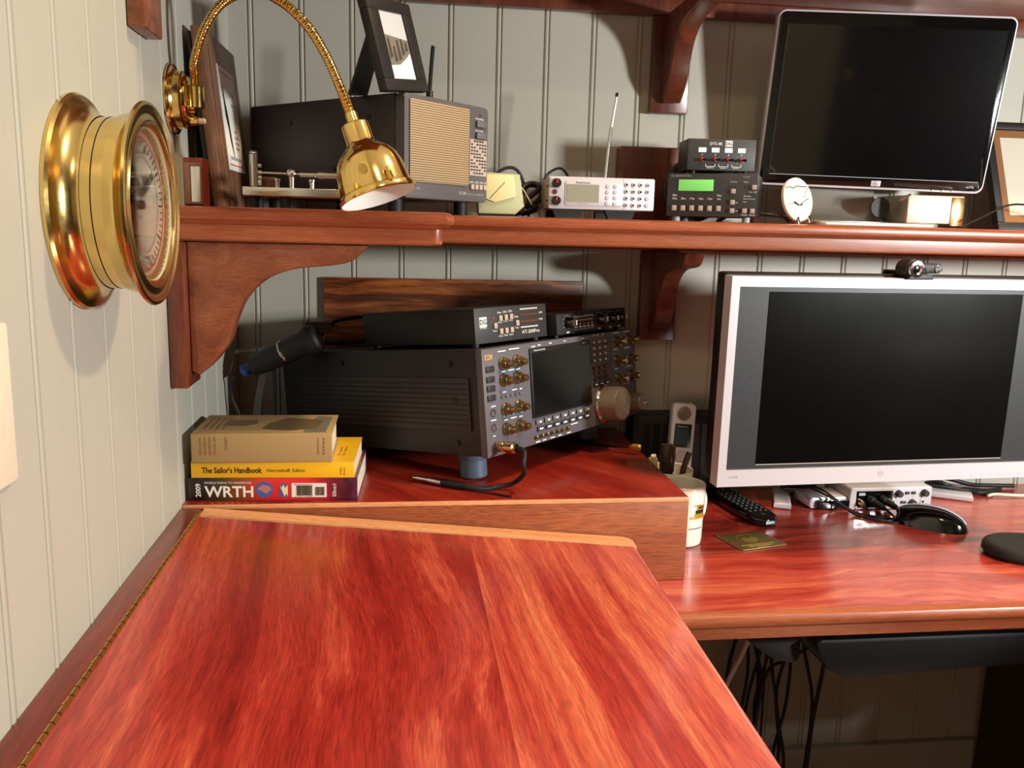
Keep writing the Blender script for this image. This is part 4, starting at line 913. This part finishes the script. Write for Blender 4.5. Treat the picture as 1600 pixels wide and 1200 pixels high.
on_cyl(b, -84,-30,.046,.050,CG); on_cyl(b, -72,-34,.050,.054,CG,r=.0349); on_cyl(b,-70,-38,.054,.060,BLACKI); on_cyl(b,-66,-32,.060,.066,CG); on_cyl(b,-62,-40,.062,.065,BLACKI,r=.0350); on_cyl(b,-76,-50,.066,.0685,CG)
for i in range(9): on_cyl(b, -86+i*5, -86+i*5+3, .030,.0315, BLACKI, n=1)
b.build('crest', mg)
b = MB(); b.tube([(.030,.018,.078),(.042,.026,.074),(.048,.030,.058),(.045,.028,.036),(.032,.0185,.026)], .0042, PORC, 10, 5); b.build('handle', mg)
pcp = thing('pen_cup', 'plain white cup holding pens and markers behind the crest mug', 'cup', (.7150,-.1985,.7405))
b = MB(); b.lathe([(0,0),(0,.030),(.002,.032),(.05,.036),(.096,.0385),(.0975,.0378),(.0965,.0362),(.05,.0335),(.006,.029),(.005,0)], (0,0,0), (0,0,1), PORC, 48); b.build('body', pcp)
mk = thing('thick_marker', 'fat brown-black capped marker standing in the pen cup', 'marker', (.7060,-.2100,.748))
b = MB(); b.lathe([(0,0),(0,.009),(.088,.0105),(.0885,.0112)], (0,0,0), (0,0,1), BLKM, 24); b.build('barrel', mk)
BRC = mat('brown_black_cap', (52,38,26), .4)
b = MB(); b.lathe([(.089,.0),(.089,.0118),(.103,.0120),(.104,.0128),(.128,.0130),(.132,.0115),(.132,.007),(.133,.0068),(.133,0)], (0,0,0), (0,0,1), BRC, 24); b.build('cap', mk)
b = MB(); b.tube([(.722,-.208,.750),(.740,-.194,.836),(.750,-.190,.862)], .0048, BRC, 12, 1); b.build('pen', None, 'dark slanting pen leaning out of the pen cup to the right', 'pen')
b = MB(); b.tube([(.707,-.180,.750),(.690,-.200,.838),(.6835,-.208,.862)], .0045, PAPER, 10, 1); b.build('pen', None, 'white pen leaning out of the pen cup to the left', 'pen')
b = MB(); b.tube([(.703,-.175,.750),(.694,-.172,.848)], .0075, YEL, 10, 1); b.build('highlighter', None, 'yellow highlighter standing at the back of the pen cup', 'highlighter')
PHB = mat('handset_silver', (236,238,244), .25, coat=.5)
ph = thing('cordless_phone', 'silver cordless handset standing upright behind the pen cup', 'phone', (.7560,-.1150,.757), (R(-8),R(4.0),R(-3)))
b = MB(); b.prism(rrect(-.0210,.0210,0,.170,.009), 'Y', -.010, .012, PHB, .004, 3); b.build('body', ph)
b = MB(); b.lathe([(0,.0125),(.0012,.0125),(.0022,.011),(.001,.004),(.0008,0)], (-.001,-.0100,.152), (0,-1,0), SILVD, 28); b.build('earpiece', ph)
b = MB(); b.box(-.0150,.0150,-.0110,-.0099,.093,.134, BZD, .0006); b.box(-.0130,.0090,-.0114,-.0111,.098,.125, PHLCD); b.text('Panasonic', (-.001,-.0114,.1280), .0028, WHITE, .019, align='C'); b.build('display', ph)
b = MB(); b.cyl((.000,-.0099,.078), (0,-1,0), .002, .0100, SILV, 24, bev=.0008); b.build('navigation_pad', ph)
for i in range(4):
    for j in range(3):
        b = MB(); b.box(-.0145+j*.010,-.0070+j*.010,-.0112,-.0099,.018+i*.011,.0255+i*.011, GREYI if (i+j) % 2 else SILV, .0006); b.build('key', ph)
b = MB(); b.lathe([(0,.003),(.003,.002),(.004,0)], (.012,.0,.1695), (0,0,1), YEL, 10); b.build('indicator_light', ph)
pd = thing('phone_cradle', 'black charging cradle under the silver cordless handset', 'phone cradle', (.7560,-.105,.7405))
b = MB(); b.prism(rrect(-.033,.033,-.036,.048,.010), 'Z', 0, .0125, BLK, .004); b.build('base', pd)
b = MB(); b.box(-.029,.029,.030,.044,.0126,.055, BLK, .004); b.build('back_rest', pd)
dkb = thing('dark_box', 'black box on the worktop against back wall behind the handset', 'power supply')  # plain dark box filling the dark area behind the handset
b = MB(); b.box(.69,.90,-.056,-.006,.7405,.895, BLKM, .003); b.build('case', dkb)
b = MB(); [b.box(.71+i*.018,.722+i*.018,-.0575,-.0565,.76,.88, BLK) for i in range(9)]; b.build('front_grille', dkb)
# ------------------------------------------------------------------ lower silver monitor
lm = thing('silver_monitor', 'widescreen monitor with a broad silver frame standing on the red worktop', 'monitor', (.9955,-.3442,.888), (R(.86),0,R(3.39)))
b = MB(); W2 = .2637
for a in ((-W2,W2,.2583,.2727),(-W2,W2,-.0325,-.0080),(-W2,-.2510,-.0080,.2583),(.2510,W2,-.0080,.2583)): b.box(a[0],a[1],-.004,.020,a[2],a[3], SILV)
b.build('frame', lm)
b = MB(); b.box(-.2625,.2625,.0205,.050,-.030,.2765, BLK, .004)
b.box(-.16,.16,.0505,.068,.02,.22, BLK, .008); b.build('back_shell', lm)
b = MB(); b.box(-.2508,.2508,.0,.018,-.0078,.2581, BZD); b.build('inner_bezel', lm, label='dark grey inner bezel')
b = MB(); b.box(-.204,.204,-.0008,-.0002,0,.2515, SCRM); b.box(-.2045,.2035,-.0014,-.0002,-.0016,-.0004, ALU); b.build('screen', lm)
b = MB(); b.lathe([(0,.0036),(.0004,.0040),(0,.0044)], (-.002,-.0041,-.0187), (0,-1,0), GREYI, 24); b.text('hp', (-.002,-.0043,-.0205), .0032, GREYI, align='C'); b.text('w2408', (-.2460,-.0043,-.0195), .003, GREYI, .014)
for i in range(6): b.box(.152+i*.017,.156+i*.017,-.0043,-.0040,-.0270,-.0262, GREYI)
b.build('badge', lm)
ls = thing('silver_monitor_stand', 'stand with two flat silver feet under the lower monitor', 'stand')
b = MB(); b.prism([(.935,-.140),(.962,-.143),(1.03,-.225+.1),(1.02,-.095)], 'Z', .7405, .749, SILV, .002) if False else None
def foot(x0, y0, x1, y1, w, name='foot'):
    b = MB(); d = Vector((x1-x0, y1-y0, 0)); n = Vector((-d.y, d.x, 0)).normalized()*w/2; A = Vector((x0, y0, 0)); B = Vector((x1, y1, 0))
    b.prism([((A+n).x, (A+n).y), ((A-n).x, (A-n).y), ((B-n).x, (B-n).y), ((B+n).x, (B+n).y)], 'Z', .7405, .7515, SILV, .0035, 3); b.build(name, ls)
foot(.948, -.130, .985, -.040, .030); foot(1.335, -.098, 1.235, -.040, .034)
b = MB(); b.box(.985,1.24,-.038,-.012,.7405,.7515, SILV, .003); b.build('cross_bar', ls)
b = MB(); b.prism([(-.045,.752),(-.012,.752),(-.20,1.02),(-.232,1.0)], 'X', 1.00, 1.05, BLK); b.build('arm', ls)
# webcam
wc = thing('webcam', 'black webcam with chrome lens ring clipped on top of the silver monitor', 'webcam'); lmM = Matrix.Translation((.9955,-.3442,.888)) @ Euler((R(.86),0,R(3.39))).to_matrix().to_4x4()
place(wc, lmM @ Matrix.Translation((.016,.004,.2785)))
b = MB(); b.lathe([(-.018,0),(-.018,.0135),(-.012,.0155),(.008,.0150),(.012,.012),(.012,0)], (0,0,.008), (0,-1,0), BLKM, 32)
b.prism(rrect(.008,.045,.002,.0165,.007), 'Y', -.010, .010, BLKM, .003); b.build('body', wc)
b = MB(); b.lathe([(.0122,.0125),(.0142,.0118),(.0145,.0075),(.0125,.0055)], (0,0,.008), (0,-1,0), CHROME, 32); b.build('lens_ring', wc)
b = MB(); b.lathe([(.0122,.0055),(.0135,.004),(.014,0)], (0,0,.008), (0,-1,0), BLKG, 20); b.build('lens', wc)
b = MB(); b.cyl((.0365,-.0102,.009), (0,-1,0), .0015, .0058, CHROME, 20, bev=.0004); b.prism(rrect(.016,.027,.006,.011,.0022), 'Y', -.0112, -.0102, CHROME); b.build('trim', wc)
b = MB(); b.prism([(-.014,-.0065),(.028,-.0065),(.026,.001),(-.006,.001)], 'Y', -.014, -.0085, BLKM, .001); b.prism([(-.014,-.0014),(.028,-.0014),(.026,.001),(-.006,.001)], 'Y', -.012, .03, BLKM, .001); b.box(-.010,.02,.050,.054,-.04,.001, BLKM, .001); b.box(-.010,.02,.020,.054,.0012,.004, BLKM, .001); b.build('clip', wc)
# ------------------------------------------------------------------ worktop objects
rc = thing('remote_control', 'black remote control lying by the lower left corner of the silver monitor', 'remote', (.882,-.205,.7405), (R(0),0,R(4)))
b = MB(); pts = [(-.024,.185),(-.0265,.05),(-.0262,.015),(-.020,-.008),(-.008,-.018),(.008,-.018),(.020,-.008),(.0262,.015),(.0265,.05),(.024,.185)]
b.prism(pts, 'Z', 0, .0165, BLKG, .005, 3); b.build('body', rc)
for i in range(9):
    for j in range(4):
        b = MB(); b.box(-.0185+j*.0100,-.0120+j*.0100,.020+i*.0135,.0265+i*.0135,.0164,.0182, BTND, .0008); b.build('button', rc)
b = MB(); b.cyl((0,.150,.0164), (0,0,1), .0025, .0095, KNOB, 24, bev=.001); b.build('navigation_ring', rc)
b = MB(); b.text('hp', (0,.002,.0167), .006, GREYI, xd=(1,0,0), yd=(0,1,0), align='C'); b.build('badge', rc)
for o in (rc,): o.rotation_euler = (0,0,R(9))
COAST = mat('dull_brass', (134,112,66), .4, .35)
pq = thing('brass_plaque', 'square brass commemorative coaster lying on the worktop', 'coaster')
b = MB(); Q = [(.7777,-.2554),(.7964,-.3235),(.8796,-.3015),(.8564,-.2422)]
cx = sum(p[0] for p in Q)/4; cy = sum(p[1] for p in Q)/4
Q2 = []
for i, p in enumerate(Q):
    a_, c_ = Vector(Q[i-1]), Vector(Q[(i+1) % 4]); p = Vector(p); Q2 += [p+(a_-p).normalized()*.005, p+((a_-p).normalized()+(c_-p).normalized())*.0012, p+(c_-p).normalized()*.005]
b.prism([(p.x, p.y) for p in Q2], 'Z', .7405, .7425, COAST, .0005); b.build('plate', pq)
b = MB(); M = Matrix.Translation((cx, cy, .7427)) @ Matrix.Rotation(R(12), 4, 'Z')
IN = mat('engraved_brass', (226,196,110), .45, .8)
b.lathe([(0,.0195),(.0002,.020),(0,.0205)], (0,.004,0), (0,0,1), IN, 32)
b.text('COMMEMORATIVE', (0,-.022,.0001), .005, IN, .06, xd=(1,0,0), yd=(0,1,0), align='C') if False else None
for j, (y0, w_) in enumerate(((-.020,.060),(-.026,.044),(-.032,.016))):
    n_ = int(w_/.004)
    for i in range(n_): b.box(-w_/2+i*.004,-w_/2+i*.004+.003,y0,y0+.0028,0,.0003, IN)
b.prism([(-.012,-.004),(0,-.010),(.012,-.004),(.014,.006),(.006,.012),(0,.006),(-.006,.012),(-.014,.006)], 'Z', 0, .0003, IN)
b.bm.transform(M); b.build('engraving', pq)
# mouse
def blob(name, parent, L_, W_, H_, m, nx=24, ny=14, pw=2.4, nose=.75, skirt=0):
    b = MB(); bm = b.bm; k = b.mi(m); g = []
    for i in range(nx+1):
        u = -1+2*i/nx; row = []
        half = W_/2*(max(0, 1-abs(u)**pw))**(1/pw)
        for j in range(ny+1):
            v = -1+2*j/ny; x = u*L_/2; yy = v*half
            hx = max(0, 1-abs((u+.12)/1.12 if u < 0 else (u+.12)/1.12)**2.2)**.6 if abs((u+.12)/1.12) < 1 else 0
            z = H_*hx*(max(0, 1-abs(v)**2.6))**.5+.002*(1 if abs(v) < 1 else 0)
            row.append(bm.verts.new((x, yy, z)))
        g.append(row)
    fs = []
    for i in range(nx):
        for j in range(ny):
            try: f = bm.faces.new([g[i][j], g[i+1][j], g[i+1][j+1], g[i][j+1]]); f.material_index = k; fs.append(f)
            except ValueError: pass
    bm.normal_update()
    ring = [g[i][0] for i in range(nx+1)]+[g[i][ny] for i in range(nx, -1, -1)]
    low = [bm.verts.new((v.co.x, v.co.y, 0)) for v in ring]; n = len(ring)
    for i in range(n):
        f = bm.faces.new([ring[i], ring[(i+1) % n], low[(i+1) % n], low[i]]); f.material_index = k
    f = bm.faces.new(low[::-1]); f.material_index = k
    bmesh.ops.remove_doubles(bm, verts=bm.verts, dist=.00005); bmesh.ops.recalc_face_normals(bm, faces=bm.faces)
    return b
ms = thing('computer_mouse', 'black computer mouse with a silver top stripe on the worktop', 'mouse', (1.168,-.2300,.7405), (0,0,R(-38)))
blob('body', ms, .112, .060, .0320, BLKG).build('body', ms, smooth=60)
b = blob('t', ms, .1128, .0612, .0332, SILV)
for v in list(b.bm.verts):
    if v.co.z < .004: b.bm.verts.remove(v)
dl = [f for f in b.bm.faces if f.calc_center_median().y < -.004]
bmesh.ops.delete(b.bm, geom=dl, context='FACES'); b.build('top_stripe', ms, label='silver side shell', smooth=60)
wr = thing('wrist_rest', 'black padded wrist rest at the right edge of the worktop', 'wrist rest', (1.300,-.378,.7405), (0,0,R(-8)))
b = MB(); P = [(-.135+.03*(1-math.cos(R(a)))-.0, .05*math.sin(R(a))) for a in range(-90, 91, 15)]
poly = [(.30,-.052),(.30,.050)]+[(-.07-.060*math.cos(R(a)), .050*math.sin(R(a))) for a in range(90, -91, -15)]
b.prism(poly, 'Z', 0, .022, FOAM, .009, 4); b.build('cushion', wr)
b = MB(); b.prism([(x*1.01, y*1.02) for x, y in poly], 'Z', .0072, .0088, BLK, .0006); b.build('seam', wr)
# audio interface
ai = thing('audio_interface', 'silver audio interface with plugged black cables under the silver monitor', 'audio interface', (1.068,-.140,.7405), (0,0,R(1)))
W, Hh, D = .158, .040, .092
b = MB(); b.prism(rrect(0,W,0,Hh,.004), 'Y', .0, D, SILV, .002); b.build('case', ai)
for x, z, r in ((.092,.0285,.0066),(.142,.0290,.0066),(.120,.0115,.0062)):
    b = MB(); b.lathe([(0,r),(.008,r*.85),(.009,r*.7),(.009,0)], (x,-.0001,z), (0,-1,0), BTND, 22); b.build('knob', ai)
for x in (.109,.121):
    b = MB(); b.box(x-.0035,x+.0035,-.003,-.0001,.027,.032, BTND, .0006); b.build('button', ai)
b = MB(); b.box(.098,.108,-.0020,-.0001,.0095,.0145, BTND, .0005); b.cyl((.1405,-.0001,.0125), (0,-1,0), .0015, .0045, NICK, 16); b.cyl((.1405,-.0017,.0125), (0,-1,0), .0003, .0025, BLKG, 16); b.box(.012,.082,-.0006,-.0001,.0035,.034, BLKG); b.box(.016,.028,-.0012,-.0007,.026,.031, SILV); b.build('jack_panel', ai)
for x in (.036,.060):
    b = MB(); b.lathe([(0,.0072),(.010,.0072),(.011,.0062),(.030,.0052),(.036,.003),(.036,0)], (x,-.0008,.020), (.35,-.9,-.25), RUB, 18); b.build('plug', ai)
for x, z in ((.020,.0125),(.076,.0130)):
    b = MB(); b.lathe([(0,.0058),(.008,.0054),(.009,.0038),(.012,.0034),(.012,0)], (x,-.0008,z), (0,-1,0), GOLD, 16); b.build('headphone_plug', ai)
cable('thin black audio cable curling from the left plug of the audio interface', [(1.1165,-.1743,.7525),(1.122,-.192,.7445),(1.110,-.205,.7425),(1.085,-.200,.7425),(1.060,-.175,.744),(1.038,-.150,.762),(1.022,-.125,.7735),(1.002,-.085,.7745),(.98,-.05,.76)], .0020)
cable('thin black audio cable from the right plug sagging in front of the audio interface', [(1.1405,-.1743,.7525),(1.146,-.190,.7440),(1.135,-.2000,.7425),(1.105,-.190,.7425),(1.070,-.168,.7440),(1.042,-.158,.7575),(1.020,-.145,.770),(.995,-.105,.776),(.975,-.060,.758)], .0020)
cable('thin black lead from the brass plug of the audio interface', [(1.089,-.152,.7525),(1.092,-.163,.747),(1.085,-.185,.7425),(1.105,-.212,.7418),(1.135,-.208,.7418),(1.130,-.182,.7418)], .0012)
bb = thing('card_reader', 'black fronted box with rounded silver top left of the audio interface', 'card reader', (1.004,-.137,.7405), (0,0,R(2)))
b = MB(); b.prism(rrect(-.008,.066,.001,.022,.007), 'Y', .002, .060, SILV, .003); b.build('case', bb)
b = MB(); b.prism(rrect(.003,.066,.001,.018,.004), 'Y', -.004, .0018, BLKG, .001); b.build('front', bb)
for i, pts in enumerate((([(1.29,-.02,.75),(1.305,-.045,.7585),(1.33,-.05,.746),(1.36,-.040,.744),(1.39,-.052,.744),(1.43,-.046,.744)],), ([(1.27,-.03,.75),(1.31,-.052,.7520),(1.352,-.058,.7455),(1.372,-.068,.7450),(1.40,-.062,.7450)],), ([(1.30,-.02,.765),(1.33,-.03,.762),(1.37,-.035,.752),(1.40,-.030,.748),(1.47,-.03,.746)],))):
    cable(('black cable in the tangle behind the right foot of the lower monitor', 'black cord lowest in the tangle right of the silver monitor foot', 'dark cable at the back of the tangle right of the silver monitor foot')[i], pts[0], .0042, RUB)
cable('pale cream cable curving out of the tangle at the right edge of the worktop', [(1.375,-.085,.744),(1.392,-.080,.7455),(1.415,-.083,.745),(1.45,-.086,.744),(1.50,-.08,.744)], .0028, CREAM)
# ------------------------------------------------------------------ keyboard tray and cables under the worktop
kt = thing('keyboard_tray', 'black keyboard tray hanging beneath the front of the worktop', 'keyboard tray')
b = MB(); P = [(.775,.664),(.800,.650),(.830,.6340),(.850,.6270),(.905,.6285),(1.15,.6380),(1.75,.650),(1.75,.686),(.84,.686)]
b.prism([(.832,.6800),(.838,.660),(.852,.640),(.872,.629),(.905,.6270),(1.15,.6355),(1.46,.643),(1.46,.684),(.84,.684)], 'Y', -.505, -.28, BLK, .004); b.build('tray', kt)
b = MB(); b.prism([(.722,.695),(.738,.680),(.765,.658),(.790,.642),(.815,.637),(.8235,.645),(.8235,.695)], 'Y', -.480, -.40, BLKM, .004); b.build('side_arm', kt)
b = MB(); b.box(.86,1.46,-.50,-.30,.6845,.7012, BLKM, .001); b.build('slide_rail', kt)
rr = random.Random(11)
top = [(.905,-.15),(.915,-.17),(.93,-.14),(.94,-.16),(.95,-.13),(.955,-.18),(.965,-.15),(.975,-.17),(.985,-.14),(.93,-.19),(.92,-.12),(.99,-.16)]
names_ = ['leftmost','second from left','third from left','thin middle','thick middle','bowed','kinked','straight','crossing','loose','short','rightmost']
for i, (x, y) in enumerate(top):
    x += i*.001; dx = rr.uniform(-.035, .03); r_ = rr.choice((.0022,.003,.0036)); yy = -.06-i*.0135
    P = [(x-.01, yy, .7005), (x, yy, .66), (x+rr.uniform(-.02,.02), yy, .52), (x+dx, yy, .38+rr.uniform(-.03,.03)), (x+dx+rr.uniform(-.02,.02), yy, .26), (x+dx+rr.uniform(-.03,.0), yy, .12+rr.uniform(0,.04)), (x+dx-.02, yy, .0035)]
    b = MB(); b.tube(P, r_, RUB, 7, 5); b.build('cable', None, 'black cable in the bundle hanging below the worktop', 'cable', 'black cables hanging under the worktop')
for i, (o_, c_) in enumerate((((0,0), 'one of two white cables'), ((.012,.02), 'other'))):
    b = MB(); b.tube([(.915+o_[0],-.20+o_[1],.7005),(.900+o_[0],-.20+o_[1],.62),(.870+o_[0],-.20+o_[1],.52),(.825+o_[0],-.20+o_[1],.40),(.80+o_[0],-.20+o_[1],.2),(.79+o_[0],-.20+o_[1],.004)], .0038, PAPER, 8, 5)
    b.build('white_cable', None, 'white cable hanging beside the dark bundle under the worktop', 'cable', 'white cables under the worktop')
b = MB(); b.tube([(1.090,-.24,.627),(1.062,-.235,.575),(1.02,-.232,.545),(.97,-.23,.528),(.93,-.23,.505),(.90,-.23,.49),(.885,-.235,.43),(.875,-.235,.25),(.87,-.235,.004)], .0026, RUB, 8, 5); b.build('cable', None, 'black cable swooping left from under the keyboard tray', 'cable')
b = MB(); b.tube([(1.12,-.250,.629),(1.075,-.248,.580),(1.03,-.248,.560),(.99,-.247,.580),(.975,-.247,.64),(.97,-.246,.7012)], .0018, RUB, 8, 5); b.build('cable', None, 'thin black cable looping under the keyboard tray', 'cable')
# ------------------------------------------------------------------ lamps, window light, world

def area(name, loc, target, sx, sy, power, color):
    l = bpy.data.lights.new(name, 'AREA'); l.shape = 'RECTANGLE'; l.size = sx; l.size_y = sy; l.energy = power; l.color = color
    o = bpy.data.objects.new(name, l); col.objects.link(o); o.location = loc
    o.rotation_euler = (Vector(target)-Vector(loc)).to_track_quat('-Z', 'Y').to_euler(); return o
area('ceiling_lamp_light', (.5,-1.92,H-.04), (.5,-1.9,0), .16, .16, 8, (1,.72,.43))
area('downlight_light', (1.25,-.72,H-.02), (1.25,-.72,0), .12, .12, 25, (1,.74,.46))
area('reading_light', (1.90,-1.45,1.325), (.55,-.35,1.1), .14, .14, 37, (.98,1.0,.98))
w = bpy.data.worlds.new('World'); sc.world = w; w.use_nodes = True
w.node_tree.nodes['Background'].inputs[0].default_value = (.85,.92,1,1); w.node_tree.nodes['Background'].inputs[1].default_value = .3
# ------------------------------------------------------------------ camera
cam = bpy.data.cameras.new('camera'); co = bpy.data.objects.new('camera', cam); col.objects.link(co); sc.camera = co
cam.sensor_width = 36; cam.sensor_fit = 'HORIZONTAL'; cam.lens = 36*1351.46/1600; cam.clip_start = .02
r_ = Vector((0.99167544,-0.12638745,0.02461758)); u_ = Vector((-0.00161006,0.17899956,0.98384784)); f_ = Vector((0.12875255,0.97569738,-0.17730598))
M = Matrix((r_, u_, -f_)).transposed().to_4x4(); M.translation = (0.27592291,-1.52439604,1.21844268); co.matrix_world = M
vs = sc.view_settings; vs.view_transform = 'Standard'; vs.look = 'None'; vs.exposure = 0; vs.gamma = 1; vs.use_curve_mapping = False
